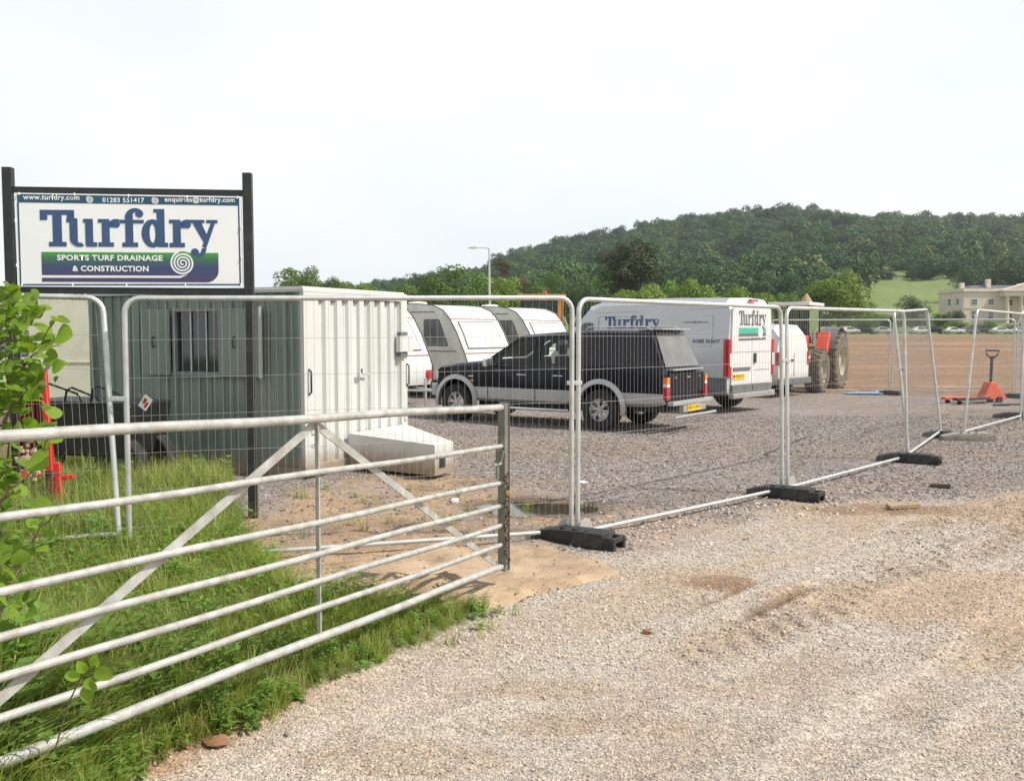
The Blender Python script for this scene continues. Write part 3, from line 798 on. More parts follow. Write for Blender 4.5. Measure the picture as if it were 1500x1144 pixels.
mb = MB(); flat(mb, [[(112, 200), (1318, 208), (1318, 252), (112, 246)], [(110, 246), (120, 246), (120, 703), (112, 703)], [(1310, 252), (1318, 252), (1320, 700), (1312, 700)], [(120, 695), (1312, 690), (1312, 698), (120, 703)]], f, L0)
mb.build('blue_band', M['teal'], board, so_, fix=False)
for i, ltr in enumerate(LET):
    mb = MB(); flat(mb, ltr, f, L0 + 0.0006 + 0.0007 * (i % 2)); mb.build('letter', M['navy'], board, so_, fix=False)
m, n, l, p = NT('printed_green_to_navy')
g_ = n.new('ShaderNodeNewGeometry'); sp = n.new('ShaderNodeSeparateXYZ'); l.new(g_.outputs['Position'], sp.inputs[0])
mrn = n.new('ShaderNodeMapRange'); mrn.inputs['From Min'].default_value = S(0, 682, 0, True).z; mrn.inputs['From Max'].default_value = S(0, 517, 0, True).z
l.new(sp.outputs['Z'], mrn.inputs['Value']); rp = n.new('ShaderNodeValToRGB'); e = rp.color_ramp.elements
e[0].color = (0.085, 0.06, 0.13, 1); e[1].color = (0.08, 0.36, 0.07, 1)
k = e.new(0.5); k.color = (0.05, 0.07, 0.18, 1); k = e.new(0.78); k.color = (0.055, 0.16, 0.09, 1)
l.new(mrn.outputs[0], rp.inputs[0]); l.new(rp.outputs[0], p.inputs['Base Color']); p.inputs['Roughness'].default_value = 0.4
M['grad'] = m
mb = MB()
rc = [(1197, 517)] + [(1130 + 67 * math.cos(R(t)), 615 + 67 * math.sin(R(t))) for t in range(0, 91, 10)]
# band with the white stripe left open
flat(mb, [[(232, 517), (1197, 517), (1197, 600), (1045, 600), (1020, 634), (985, 645), (232, 645)],
          [(1045, 600)] + [(1197, 600)] + rc[2:] + [(232, 682), (232, 660), (985, 658), (1025, 640)]], f, L0, 0.0004)
mb.build('logo_banner', m, board, so_, fix=False)
mb = MB(); n36 = [(1000 + 66 * math.cos(R(t)), 575 + 66 * math.sin(R(t))) for t in range(0, 360, 10)]
flat(mb, [n36], f, L0 + 0.001); mb.build('spiral_ground', m, board, so_, fix=False)
mb = MB(); flat(mb, spiral(1000, 575, 5, 66, 3.6, 10.5), f, L0 + 0.0021, 0.0); mb.build('spiral_mark', M['printwhite'], board, so_, fix=False)
for cx, cy in ((503, 226), (858, 228)):
    mb = MB(); flat(mb, spiral(cx, cy, 2, 20, 2.6, 5, 40), f, L0 + 0.0015, 0.0); mb.build('spiral_mark', M['printwhite'], board, so_, fix=False)
for txt, x0, x1, y in (('www.turfdry.com', 143, 446, 239), ('01283 551417', 570, 797, 242), ('enquiries@turfdry.com', 908, 1295, 243)):
    w_ = (x1 - x0) / 3.75 * K
    put_text('lettering', txt, board, f(x0, y, L0 + 0.002) - Vector(so_), sx, (0, 0, 1), w_, M['printwhite'], 0.022)
for txt, x0, x1, y, h in (('SPORTS TURF DRAINAGE', 316, 890, 564, 32), ('& CONSTRUCTION', 398, 812, 624, 32)):
    put_text('lettering', txt, board, f(x0, y, L0 + 0.002) - Vector(so_), sx, (0, 0, 1), (x1 - x0) / 3.75 * K, M['printwhite'], 0.035, h / 3.75 * K)
for px, py in [(33, 283), (112, 283), (190, 284), (275, 285), (349, 285), (26.5, 322), (26.5, 388), (33, 417), (106, 417), (184, 417), (270, 416.5), (352, 415.5), (354, 330), (354, 375)]:
    mb = MB(); mb.tube([S(px, py - 2, 0.045), S(px, py + 2, 0.045)], 0.006, 6); mb.build('cable_tie', M['printwhite'], sign, so_)

# ------------------------------------------------------------------ field gate
GR = at(737, 835, 6.6); GL = Vector((-1.93, 2.82, 0))
gbot = {0: 0.155, 1: 0.345}                # height of the lowest rail at the latch end and at the hinge end
gd = Vector((GL.x - GR.x, GL.y - GR.y, 0)); GLEN = gd.length; gdn = gd.normalized()
def gp(s, h, off=0.0):
    """s metres from the latch end, h metres above the lowest rail"""
    nrm = Vector((gdn.y, -gdn.x, 0))
    if nrm.y > 0: nrm = -nrm
    base = GR.copy(); z = gbot[0] + (gbot[1] - gbot[0]) * s / GLEN + h
    return Vector((GR.x + gdn.x * s + nrm.x * off, GR.y + gdn.y * s + nrm.y * off, z))
gate = thing('field_gate', 'galvanised seven bar field gate standing open over the grass verge', 'gate', (GR.x, GR.y, 0))
go_ = (GR.x, GR.y, 0)
HTS = [0.0, 0.15, 0.288, 0.43, 0.59, 0.84, 1.115]
RAD = [0.0225, 0.0165, 0.0165, 0.0165, 0.0165, 0.0165, 0.0225]
for h, r in zip(HTS, RAD):
    mb = MB(); mb.tube([gp(0.02 + (GLEN - 0.02) * k / 10, h + 0.004 * math.sin(k * 1.3 + h * 9)) for k in range(11)], r, 16)
    mb.build('rail', M['galvgate'], gate, go_, smooth=50)
mb = MB(); mb.bar(gp(0, -0.03), gp(0, 1.14), 0.055, 0.055, up=tuple(gdn)); mb.bar(gp(-0.031, -0.03), gp(-0.031, 1.15), 0.075, 0.006, up=tuple(gdn))
mb.build('end_upright', M['gatedark'], gate, go_, bevel=0.002)
smid = GLEN * 0.485
mb = MB(); mb.bar(gp(smid, 0.01, -0.012), gp(smid, 1.10, -0.012), 0.022, 0.010, up=tuple(gdn)); mb.build('middle_stay', M['galvgate'], gate, go_)
for e_ in (0.06, GLEN - 0.05):
    mb = MB(); mb.bar(gp(smid, 1.085, -0.024), gp(e_, 0.02, -0.024), 0.008, 0.042, up=(0, 0, 1)); mb.build('diagonal_brace', M['galvgate'], gate, go_)
mb = MB(); mb.bar(gp(0.085, 0.62), gp(0.085, 0.86), 0.012, 0.03, up=tuple(gdn)); mb.build('latch_bar', M['gatedark'], gate, go_)
mb = MB(); mb.tube([gp(0.14, 0.72, 0.0), gp(-0.01, 0.725, 0.0)], 0.009, 8); mb.build('latch_bolt', M['galvgate'], gate, go_)
mb = MB(); mb.bar(gp(0.085, 0.74, .015), gp(0.075, 0.82, .03), 0.03, 0.022, up=tuple(gdn)); mb.build('latch_lever', M['gatedark'], gate, go_)
# chain hanging down the end upright, padlock in it
chain = thing('gate_chain', 'rusty steel chain hanging down the latch end of the gate', 'chain', go_)
pts = [gp(0.03 + 0.018 * math.sin(i * 0.9), 0.66 - 0.0235 * i, 0.045 + 0.008 * math.cos(i * 1.7)) for i in range(28)]
proto = None
def link_mb(a, b, fl):
    d = (b - a).normalized(); s_ = d.cross(Vector((0.3, 1, 0.2)) if fl else Vector((1, -0.2, 0.3))).normalized()
    L = (b - a).length * 0.75; c_ = (a + b) / 2
    P = [c_ + d * (L * math.cos(t)) + s_ * (0.011 * math.sin(t)) for t in [2*PI*k/10 for k in range(10)]]
    return MB().tube(P, 0.0042, 5, closed=True)
for i in range(27): link_mb(pts[i], pts[i+1], i % 2).build('link', M['rust'], chain, go_)
c0 = gp(0.02, 0.545, 0.05)
pad = thing('padlock', 'small brass padlock on the rusty gate chain', 'padlock', tuple(c0))
mb = MB(); mb.box((-.017, -.009, -.045), (.017, .009, -.005)); mb.build('lock_body', M['brass'], pad, bevel=0.003)
mb = MB(); mb.tube([(-.011, 0, -.008), (-.011, 0, .014), (-.007, 0, .022), (.007, 0, .022), (.011, 0, .014), (.011, 0, -.008)], 0.0032, 6); mb.build('shackle', M['chrome'], pad)

# ------------------------------------------------------------------ mesh fence panels
def fence_panel(label, A0, B0, A1, B1, group='temporary mesh fence panels', wires=61, tr=0.021, cham=0.11, seed=0, hz=6, foot=0.09, thin=0.0011):
    """A0,B0 bottom rail ends, A1,B1 top corners"""
    A0, B0, A1, B1 = map(Vector, (A0, B0, A1, B1))
    base = (A0.x, A0.y, 0)
    t = thing('mesh_fence', label, 'mesh fence', base, group=group)
    ux = (B1 - A1).normalized()
    va, vb = (A1 - A0).normalized(), (B1 - B0).normalized()
    def corner(P, din, dup):
        return [P - dup * cham + (din * cham) * (1 - math.cos(a)) + dup * cham * math.sin(a) for a in [R(k) for k in (0, 18, 36, 54, 72, 90)]]
    pa = corner(A1, ux, va); pb = corner(B1, -ux, vb)
    mb = MB(); mb.tube([A0 - va * foot] + pa + pb[::-1] + [B0 - vb * foot], tr, 12); mb.build('frame', M['galv'], t, base, smooth=50)
    mb = MB(); mb.tube([A0, B0], tr * 0.9, 12); mb.build('bottom_rail', M['galv'], t, base, smooth=50)
    n_ = wires; r_ = random.Random(seed)
    mb = MB()
    for i in range(1, n_):
        s_ = i / n_; lo = A0.lerp(B0, s_); hi = A1.lerp(B1, s_)
        L = (hi - lo).length; din = min(s_, 1 - s_) * (B0 - A0).length
        dd = 0 if din > cham else cham - math.sqrt(max(0, cham**2 - (cham - din)**2))
        hi = lo.lerp(hi, 1 - dd / L)
        j = Vector((r_.uniform(-.004, .004), r_.uniform(-.004, .004), 0))
        mb.tube([lo, lo.lerp(hi, .5) + j, hi], thin, 4, caps=False)
    for i in range(1, hz + 1):
        s_ = 0.985 - i * 0.143
        if s_ > 0.02: 
            a_, b_ = A0.lerp(A1, s_), B0.lerp(B1, s_); pp = [a_.lerp(b_, k / 6) + Vector((0, 0, r_.uniform(-.003, .003))) for k in range(7)]
            mb.tube(pp, thin * 1.25, 4, caps=False)
    mb.build('wire_infill', M['wire'], t, base)
    return t
def wp(px, py, Z, z=None):
    v = at(px, py, Z); return v
A0, B0 = Vector((at(182, 484, 7.2).x, 7.2, 0.02)), Vector((at(838, 484, 8.13).x, 8.13, .083))
f2 = fence_panel('mesh fence panel in front of the container, right behind the field gate', (A0.x, A0.y, .045), B0, (at(182, 437, 7.2).x, 7.2, at(182, 437, 7.2).z), at(838, 436.5, 8.13), seed=1)
P1b = at(846, 780, 8.19); P2b = at(1146, 716, 10.42)
f3 = fence_panel('mesh fence panel in front of the dark pickup', P1b, P2b, at(848, 438, 8.19), at(1144, 450, 10.42), seed=2)
P3a, P3b = at(1154, 714, 10.48), at(1329, 668, 13.05)
f4 = fence_panel('mesh fence panel in front of the tractor tyres', P3a, P3b, at(1152, 451, 10.48), at(1324, 456, 13.05), seed=3)
f5 = fence_panel('leaning mesh fence panel at the open end of the fence run', at(1331, 664, 13.2), at(1378, 631, 16.1), at(1309, 457, 13.2), at(1358, 453.5, 16.1), seed=4)
f6 = fence_panel('mesh fence panel in front of the orange red pallet truck', at(1412, 632, 16.2), at(1495, 609, 19.1), at(1431, 454, 16.2), at(1500, 460, 19.1), seed=5)
f7 = fence_panel('mesh fence panel cut by the right edge beyond the pallet truck', at(1500, 609, 19.2), (12.9, 21.4, .06), at(1497, 456, 19.2), (12.9, 21.4, 2.06), seed=6)
f1 = fence_panel('leaning mesh fence panel beside the sapling and the caravan', (-6.3, 6.55, .1), at(174, 742 + 40, 7.12), (-6.35, 6.65, 2.12), at(150, 436.5, 7.3), seed=7)
fl = [at(1125, 571, 28.0), at(1304, 573, 27.4), at(1486, 577, 26.4), at(1680, 583, 25.2)]
for i in range(3):
    a, b = fl[i], fl[i + 1]; a.z = b.z = 0.08
    a2 = a + Vector((0, 0, 2.02)); b2 = b + Vector((0.0, 0, 2.02))
    fence_panel(['far mesh fence panel beyond the tractor tyres', 'far mesh fence panel at the field edge between the blue sheeting and the pallet truck', 'far mesh fence panel at the field edge behind the pallet truck'][i], a + Vector((.04, 0, 0)), b - Vector((.04, 0, 0)), a2 + Vector((.04, 0, 0)), b2 - Vector((.04, 0, 0)), seed=10 + i, group='fence panels along the edge of the brown field')
# couplers and anti-lift discs
def clamp(label, c_, d_):
    t = thing('fence_clamp', label, 'clamp', tuple(c_), math.atan2(d_[1], d_[0]), 'clamps joining fence panels')
    MB().box((-.06, -.030, -.018), (.06, -.024, .018)).box((-.06, .024, -.018), (.06, .030, .018)).build('clamp_plate', M['galv'], t, bevel=.003)
    MB().tube([(0, -.04, 0), (0, .045, 0)], .008, 6).build('clamp_bolt', M['galv'], t)
clamp('steel clamp joining the two fence uprights above the middle foot, before the pickup', at(841.5, 561, 8.16), (1, .4))
clamp('steel clamp joining the fence uprights in front of the white vans', at(1149.5, 528, 10.45), (1, .6))
clamp('steel clamp joining the fence uprights left of the container window', at(172, 584, 7.2), (1, .1))
clamp('steel clamp on the leaning uprights in front of the brown field', at(1320, 541, 13.1), (1, 1))
def disc(px, py, Z, d_, label):
    v = at(px, py, Z); mb = MB(); a = math.atan2(d_[1], d_[0])
    mb.lathe([(0.0005, -.003), (.075, -.003), (.075, .003), (.0005, .003)], 20, 'y', (0, 0, 0))
    o = mb.build('foot_disc', M['galv'], f3 if px < 1000 else f4)
    o.location = v - Vector((o.parent.location)); o.rotation_euler = (0, 0, a)
disc(829, 771, 8.16, (1, .3), ''); disc(858, 771, 8.2, (1, .8), ''); disc(1143, 708, 10.5, (1, .8), ''); disc(1160, 706, 10.55, (1, .9), '')

# ------------------------------------------------------------------ fence feet
def foot(label, px, py, Y0, ang, m, L=0.80, W=0.23, H=0.13):
    g_ = G(px, py)
    t = thing('fence_block', label, 'fence block', (g_.x, g_.y, gz(g_.x, g_.y)), ang, 'fence blocks')
    mb = MB()
    prof = [(-L/2, .0), (L/2 - .1, 0), (L/2 - .1, H), (L/2 - .22, H * 1.0), (-L/2 + .2, H * .92), (-L/2, H * .55)]
    mb.prism([(a, b) for a, b in prof], (0, -W/2, 0), (1, 0, 0), (0, 0, 1), (0, 1, 0), W)
    mb.build('block', m, t, bevel=0.012, smooth=40)
    # handle at the end
    h = MB(); h.box((L/2 - .115, -W/2 + .01, 0.0), (L/2, -W/2 + .05, H * .8)); h.box((L/2 - .115, W/2 - .05, 0.0), (L/2, W/2 - .01, H * .8)); h.box((L/2 - .03, -W/2 + .052, H * .45), (L/2 - .002, W/2 - .052, H * .78))
    h.build('grip', m, t, bevel=0.006)
    for sx_ in (-.12, .0, .12):
        MB().tube([(sx_, -.05, H * .90), (sx_, -.05, H + .006)], .022, 10).build('socket', M['dark'], t)
    return t
foot('black rubber fence foot with grip end, nearest the gate, on the pale track', 846, 797, 0, R(-34), M['rubber'])
foot('black rubber fence foot under the joint below the vans', 1150, 728, 0, R(-36), M['rubber'])
foot('black rubber fence foot below the leaning uprights', 1331, 679, 0, R(-33), M['rubber'])
foot('weathered grey concrete fence foot on the ground in the gap of the fence', 1417, 645, 0, R(-6), M['concrete'], L=.82)
foot('small black rubber fence foot beside the grey concrete one', 1376, 641, 0, R(-60), M['rubber'], L=.5)
foot('black rubber fence foot at the right edge of the view', 1487, 613, 0, R(-15), M['rubber'])
foot('black rubber fence foot between the far fence panels', 1304, 578, 0, R(-60), M['rubber'], L=.7)
foot('black rubber fence foot behind the pallet truck at the field edge', 1486, 583, 0, R(-60), M['rubber'], L=.7)

# ------------------------------------------------------------------ container with hitch cover
cc = Vector((-2.505, 11.5, 0)); ed = Vector((1.05, 2.15, 0)).normalized(); ld = Vector((-.894, .447, 0)); ld = Vector((-ed.y, ed.x, 0))
CW, CL, CHH = 2.30, 3.65, 2.36
ca = math.atan2(ed.y, ed.x)
cont = thing('container', 'green sided site cabin container with pale corrugated end wall and shuttered window', 'container', tuple(cc), ca)
# local: +x along the end wall (away), +y along the long side (to the left)
def corr(mb, x0, x1, z0, z1, pitch, depth, origin, ex, en, flatr=0.5, mi=0):
    """trapezoid-corrugated sheet, ribs upright"""
    ex, en, origin = Vector(ex), Vector(en), Vector(origin); n_ = max(1, round((x1 - x0) / pitch)); pt = (x1 - x0) / n_
    prof = []
    for i in range(n_):
        a = x0 + i * pt
        prof += [(a, 0), (a + pt * .42, 0), (a + pt * .52, -depth), (a + pt * .90, -depth)]
    prof.append((x1, 0)); vs_ = []
    for a, d in prof:
        for z in (z0, z1): vs_.append(origin + ex * a + en * d + Vector((0, 0, z)))
    fs = [(2*i, 2*i+2, 2*i+3, 2*i+1) for i in range(len(prof) - 1)]
    mb.add(vs_, fs, mi)
# inner body so the walls have thickness
mb = MB(); mb.box((.05, .05, .12), (CW - .05, CL - .05, CHH - .07)); body = mb.build('shell', M['cgreen'], cont)
wx0, wx1, wz0, wz1 = 1.33, 2.06, 1.27, 2.04
# window opening in the long side (at x=0 plane, normal -x)
cut(body, [MB().box((-.2, wx0, wz0), (.75, wx1, wz1))])
mb = MB(); corr(mb, .11, wx0 - .02, .13, CHH - .10, .175, .048, (0, 0, 0), (0, 1, 0), (-1, 0, 0)); corr(mb, wx1 + .02, CL - .07, .13, CHH - .10, .175, .048, (0, 0, 0), (0, 1, 0), (-1, 0, 0))
corr(mb, wx0 - .02, wx1 + .02, .13, wz0 - .03, .175, .048, (0, 0, 0), (0, 1, 0), (-1, 0, 0)); corr(mb, wx0 - .02, wx1 + .02, wz1 + .03, CHH - .10, .175, .048, (0, 0, 0), (0, 1, 0), (-1, 0, 0))
mb.v = [(x + .036 if True else x, y, z) for x, y, z in mb.v]
mb.v = [(.04 - (x - .036) * 1.0 if False else x - .004, y, z) for x, y, z in mb.v]
mb.build('corrugated_wall', M['cgreen'], cont, fix=False)
for y0, y1 in ((.0485, .11), (CL - .07, CL)):
    MB().box((-.006, y0, .0), (.06, y1, CHH - .1)).build('corner_post', M['cgreen'], cont, bevel=.004)
MB().box((-.004, .1102, .0), (.05, CL - .0702, .13)).build('bottom_side_rail', M['cgreen'], cont, bevel=.004)
MB().box((-.012, -.012, CHH - .10), (CW + .012, CL + .012, CHH - .055)).build('top_rail', M['cpale'], cont, bevel=.008)
MB().box((.02, .02, CHH - .0548), (CW - .02, CL - .02, CHH - .03)).build('roof', M['cpale'], cont, bevel=.006)
# end wall (y=0 plane, normal -y)
mb = MB(); corr(mb, .20, CW - .16, .16, CHH - .13, .245, .038, (0, 0, 0), (1, 0, 0), (0, 1, 0)); mb.v = [(x, .0 - (y) , z) for x, y, z in mb.v]
mb.v = [(x, y * 1.0 + .006, z) for x, y, z in mb.v]
mb.build('end_wall', M['cpale'], cont, fix=False)
for x0, x1 in ((-.008, .20), (CW - .16, CW)):
    MB().box((x0, -.012, .03), (x1, .048, CHH - .1005)).build('end_post', M['cpale'], cont, bevel=.004)
MB().box((.2002, -.012, CHH - .16), (CW - .1602, .048, CHH - .1005)).build('end_header', M['cpale'], cont, bevel=.004)
MB().box((.2002, -.012, .03), (CW - .1602, .048, .16)).build('end_sill', M['cpale'], cont, bevel=.004)
for i in range(8):
    x = .20 + (i + .52) * .2425
    MB().box((x, .006, CHH - .20), (x + .09, .03, CHH - .163)).build('recess_shade', M['gplastic'], cont)  # dark pieces put in as shade at the tops of the corrugation recesses
for x in (.075, CW - .02):
    MB().tube([(x, -.012, 1.02), (x, -.05, 1.05), (x, -.05, 1.30), (x, -.012, 1.33)], .012, 8).build('grab_handle', M['plastic'], cont, smooth=50)
MB().box((CW - .30, -.09, 1.50), (CW + .03, -.013, 1.72)).build('lock_housing', M['cpale'], cont, bevel=.006)
for z0 in (1.44, 1.722):
    MB().box((CW - .26, -.07, z0), (CW - .08, -.013, z0 + .055)).build('housing_recess', M['gplastic'], cont)
MB().box((1.08, -.05, 1.22), (1.17, -.013, 1.25)).tube([(1.14, -.05, 1.235), (1.30, -.05, 1.22)], .014, 8).build('door_latch', M['cpale'], cont)
MB().tube([(1.13, -.05, 1.25), (1.13, -.05, 1.30)], .012, 8).build('latch_pin', M['gplastic'], cont)
for x in (.115, CW - .09):
    MB().box((x, -.0155, .52), (x + .012, -.0122, .60)).box((x + .0122, -.0155, .52), (x + .055, -.0122, .532)).build('corner_mark', M['gplastic'], cont)
o = put_text('lettering', '1520', cont, (.095, -.0135, .36), (1, 0, 0), (0, 0, 1), .11, M['gplastic'], 0.01, .055)
# window with shutters
MB().box((-.035, wx0 - .05, wz0 - .06), (.03, wx1 + .05, wz0 - .001)).build('window_sill', M['cgreen'], cont, bevel=.003)
win = MB().box((-.02, wx0 - .045, wz0), (.03, wx0, wz1 + .04)).box((-.02, wx1, wz0), (.03, wx1 + .045, wz1 + .04)).box((-.02, wx0 + .0002, wz1), (.03, wx1 - .0002, wz1 + .04)).build('window', mat('window_frame_grey', (.26, .27, .26), .5), cont)
MB().box((.05, wx0, wz0), (.058, wx1, wz1)).build('pane', M['winglass'], win)
for k in (1.57, 1.83): MB().box((.03, k - .007, wz0), (.044, k + .007, wz1)).build('window_bar', M['galv'], win)
sh = MB().box((-.055, wx1 + .06, wz0 - .05), (-.03, wx1 + .56, wz1 + .03)).build('shutter', M['cgreen'], cont, bevel=.004)
MB().tube([(-.055, wx1 + .33, 1.58), (-.085, wx1 + .33, 1.60), (-.085, wx1 + .33, 1.70), (-.055, wx1 + .33, 1.72)], .010, 6).build('shutter_handle', M['plastic'], sh)
sh = MB().box((-.055, wx0 - .70, wz0 - .05), (-.03, wx0 - .06, wz1 + .03)).build('shutter', M['cgreen'], cont, bevel=.004)
MB().box((-.075, wx0 - .725, wz0 - .06), (-.03, wx0 - .7001, wz1 + .05)).build('shutter_edge', M['cpale'], sh)
MB().tube([(-.055, wx0 - .30, 1.58), (-.085, wx0 - .30, 1.60), (-.085, wx0 - .30, 1.70), (-.055, wx0 - .30, 1.72)], .010, 6).build('shutter_handle', M['plastic'], sh)
# drawbar cover: tapering long chest
P1, P2 = G(508, 693), G(637, 701.5)
loc = lambda v: Matrix.Rotation(-ca, 4, 'Z') @ (Vector((v.x, v.y, 0)) - Vector((cc.x, cc.y, 0)))
a, b = loc(P1), loc(P2)
w_end = .42
pl = [(.87, -.014), (b.x, b.y), (b.x + w_end, b.y - .02), (2.24, -.014)]
mb = MB(); hz_ = (.475, .415, .415, .475)
mb.add([(x, y, .035) for x, y in pl] + [(x, y, h) for (x, y), h in zip(pl, hz_)], [(3,2,1,0), (4,5,6,7), (0,1,5,4), (1,2,6,5), (2,3,7,6), (3,0,4,7)])
hitch = mb.build('drawbar_cover', M['cpale'], cont, bevel=.006)
ey_ = Vector((pl[2][0] - pl[1][0], pl[2][1] - pl[1][1], 0)).normalized(); en_ = Vector((ey_.y, -ey_.x, 0))
q = Vector((pl[1][0], pl[1][1], 0)) + ey_ * .10
mb = MB(); mb.prism([(0, .12), (.13, .12), (.13, .24), (0, .24)], q + en_ * .001, ey_, (0, 0, 1), en_, .006); mb.build('cable_port', M['dark'], hitch)

# ------------------------------------------------------------------ wheels
def wheel(parent, c_, r, w, rim_r, m_t, m_r, side, spokes=6, lugs=0, name='wheel'):
    """axis along y; side +1 or -1 is the outer face"""
    s = side
    mb = MB(); mb.lathe([(rim_r, -w/2), (r * .93, -w/2), (r * .985, -w*.42), (r, -w*.25), (r, w*.25), (r * .985, w*.42), (r * .93, w/2), (rim_r, w/2)], 40, 'y', c_)
    if lugs:
        for i in range(lugs):
            for sd_ in (-1, 1):
                t = 2*PI*(i + (0.5 if sd_ > 0 else 0)) / lugs
                t2 = t + 2*PI/lugs*0.9
                d1, d2 = Vector((math.cos(t), 0, math.sin(t))), Vector((math.cos(t2), 0, math.sin(t2)))
                p1 = Vector(c_) + d1 * r * .985 + Vector((0, sd_ * w * .47, 0)); p2 = Vector(c_) + d2 * r * 1.0 + Vector((0, sd_ * w * -.02, 0))
                mb.bar(p1, p2, r * .07, r * .09, up=tuple(d1))
    ty = mb.build(name, m_t, parent, smooth=40)
    c_ = Vector(c_)
    yo = lambda y: y * s
    mb = MB(); mb.lathe([(rim_r * 1.0, yo(-w*.3)), (rim_r * 1.0, yo(w*.46)), (rim_r * .93, yo(w*.46)), (rim_r * .90, yo(w*.15)), (rim_r*.90, yo(-w*.3))], 32, 'y', c_)
    if spokes:
        for i in range(spokes):
            t = 2*PI*i/spokes + .26
            for dt in (-.16, .16):
                d = Vector((math.cos(t + dt * .3), 0, math.sin(t + dt * .3))); e = Vector((math.cos(t + dt), 0, math.sin(t + dt)))
                mb.bar(c_ + d * rim_r * .16 + Vector((0, yo(w*.36), 0)), c_ + e * rim_r * .94 + Vector((0, yo(w*.38), 0)), rim_r * .17, w * .1, up=(0, 1, 0))
        mb.lathe([(.0005, yo(w*.28)), (rim_r * .28, yo(w*.28)), (rim_r * .26, yo(w*.45)), (.0005, yo(w*.46))], 16, 'y', c_)
    else:
        mb.lathe([(.0005, yo(w*.05)), (rim_r*.92, yo(w*.0)), (rim_r*.92, yo(w*.04)), (rim_r*.45, yo(w*.22)), (rim_r*.4, yo(w*.3)), (.0005, yo(w*.3))], 24, 'y', c_)
    mb.build('rim', m_r, ty, smooth=40)
    return ty

def ring_of(x, pts, z0=None):
    """pts: (y,z) from bottom centre round to top centre for the left half"""
    L = [(x, y, z) for y, z in pts]; Rr_ = [(x, -y, z) for y, z in pts[1:-1]][::-1]
    return L + Rr_
def side_poly(mb, poly, yf, lift=0.004, th=0.0, sgn=1, mi=0):
    vs_ = [(x, sgn * (yf(x, z) + lift), z) for x, z in poly]
    mb.add(vs_, [tuple(range(len(vs_)))], mi)
    return mb
def side_band(mb, outer, inner, yf, lift, sgn=1):
    n_ = len(outer); vs_ = [(x, sgn * (yf(x, z) + lift), z) for x, z in outer] + [(x, sgn * (yf(x, z) + lift), z) for x, z in inner]
    mb.add(vs_, [(i, (i+1) % n_, n_ + (i+1) % n_, n_ + i) for i in range(n_)])
def inset(poly, k):
    cx = sum(p[0] for p in poly) / len(poly); cz = sum(p[1] for p in poly) / len(poly)
    o = []
    for x, z in poly:
        d = math.hypot(x - cx, z - cz); o.append((cx + (x - cx) * (d - k) / d, cz + (z - cz) * (d - k) / d))
    return o
def roundp(poly, r=.05, n=3):
    o = []; k = len(poly)
    for i in range(k):
        p, a, b = Vector(poly[i]), Vector(poly[i-1]), Vector(poly[(i+1) % k])
        u, v = (a - p), (b - p); rr = min(r, u.length * .4, v.length * .4); u.normalize(); v.normalize()
        s_, e_ = p + u * rr, p + v * rr
        for j in range(n + 1):
            t = j / n; q = s_ * (1-t)**2 + p * 2*t*(1-t) + e_ * t*t; o.append((q.x, q.y))
    return o

# ------------------------------------------------------------------ dark pickup with canopy
pu_f = Vector((-.819, .574, 0)); pa = math.atan2(.574, -.819)
wsc = [(1.80, 1.45), (2.40, 1.05), (2.75, 1.38), (2.0, 1.9)]
pick = thing('pickup_truck', 'dark navy pickup with silver lower body, wheel arches and black glazed canopy', 'pickup', (2.08, 17.94, gz(2.08, 17.94)), pa)
def yf(x, z):
    if z <= 1.10: return .865 - .02 * max(0, (.7 - z)) 
    return .865 - (z - 1.10) * .26
def st(x, zb, zt, wr, belt=1.10, w=.865):
    bz = min(belt, zt - .04)
    return ring_of(x, [(0, zb), (w - .08, zb), (w - .015, zb + .06), (w, .70), (w, bz), (wr, zt - .05 if zt > belt + .1 else zt - .012), (wr - .10, zt), (0, zt + .015)])
WB = 3.3
sts = [st(-1.27, .52, 1.04, .80, w=.83), st(-1.22, .50, 1.12, .80), st(-.95, .46, 1.80, .69), st(.0, .44, 1.81, .69), st(.50, .44, 1.80, .69), st(1.0, .42, 1.775, .70), st(1.80, .42, 1.72, .69), st(2.62, .42, 1.22, .78), st(3.3, .42, 1.16, .78), st(3.72, .44, 1.10, .76, w=.84), st(3.86, .50, 1.03, .70, w=.78)]
mb = MB(); rows = [0, 1, 1, 0, 0, 0, 0, 0, 0, 0, 0, 1, 1, 0]
mb.loft(sts, rowmi=rows)
body = mb.build('body', [M['pblack'], M['psilver']], pick)
cabwin = [(2.42, 1.13), (1.52, 1.11), (1.50, 1.64), (1.78, 1.64)]
cabwin = roundp([(2.44, 1.14), (1.50, 1.12), (1.48, 1.63), (1.82, 1.63), (2.12, 1.46)], .05)
rearwin = roundp([(1.33, 1.12), (.70, 1.12), (.68, 1.50), (.78, 1.63), (1.33, 1.64)], .05)
cutters = []
for x in (0, WB):
    for s in (-1, 1): cutters.append(MB().lathe([(.0005, s*.45), (.445, s*.45), (.445, s*1.2), (.0005, s*1.2)], 36, 'y', (x, 0, .40), closed=False))
def prism_xz(poly, y0, y1):
    return MB().prism(poly, (0, y0, 0), (1, 0, 0), (0, 0, 1), (0, 1, 0), y1 - y0)
cutters += [prism_xz([(.62, .62), (2.5, .62), (2.5, 1.15), (1.80, 1.655), (.62, 1.70)], -.66, .66), prism_xz(cabwin, -1.0, 1.0), prism_xz(rearwin, -1.0, 1.0), prism_xz(wsc, -.60, .60)]
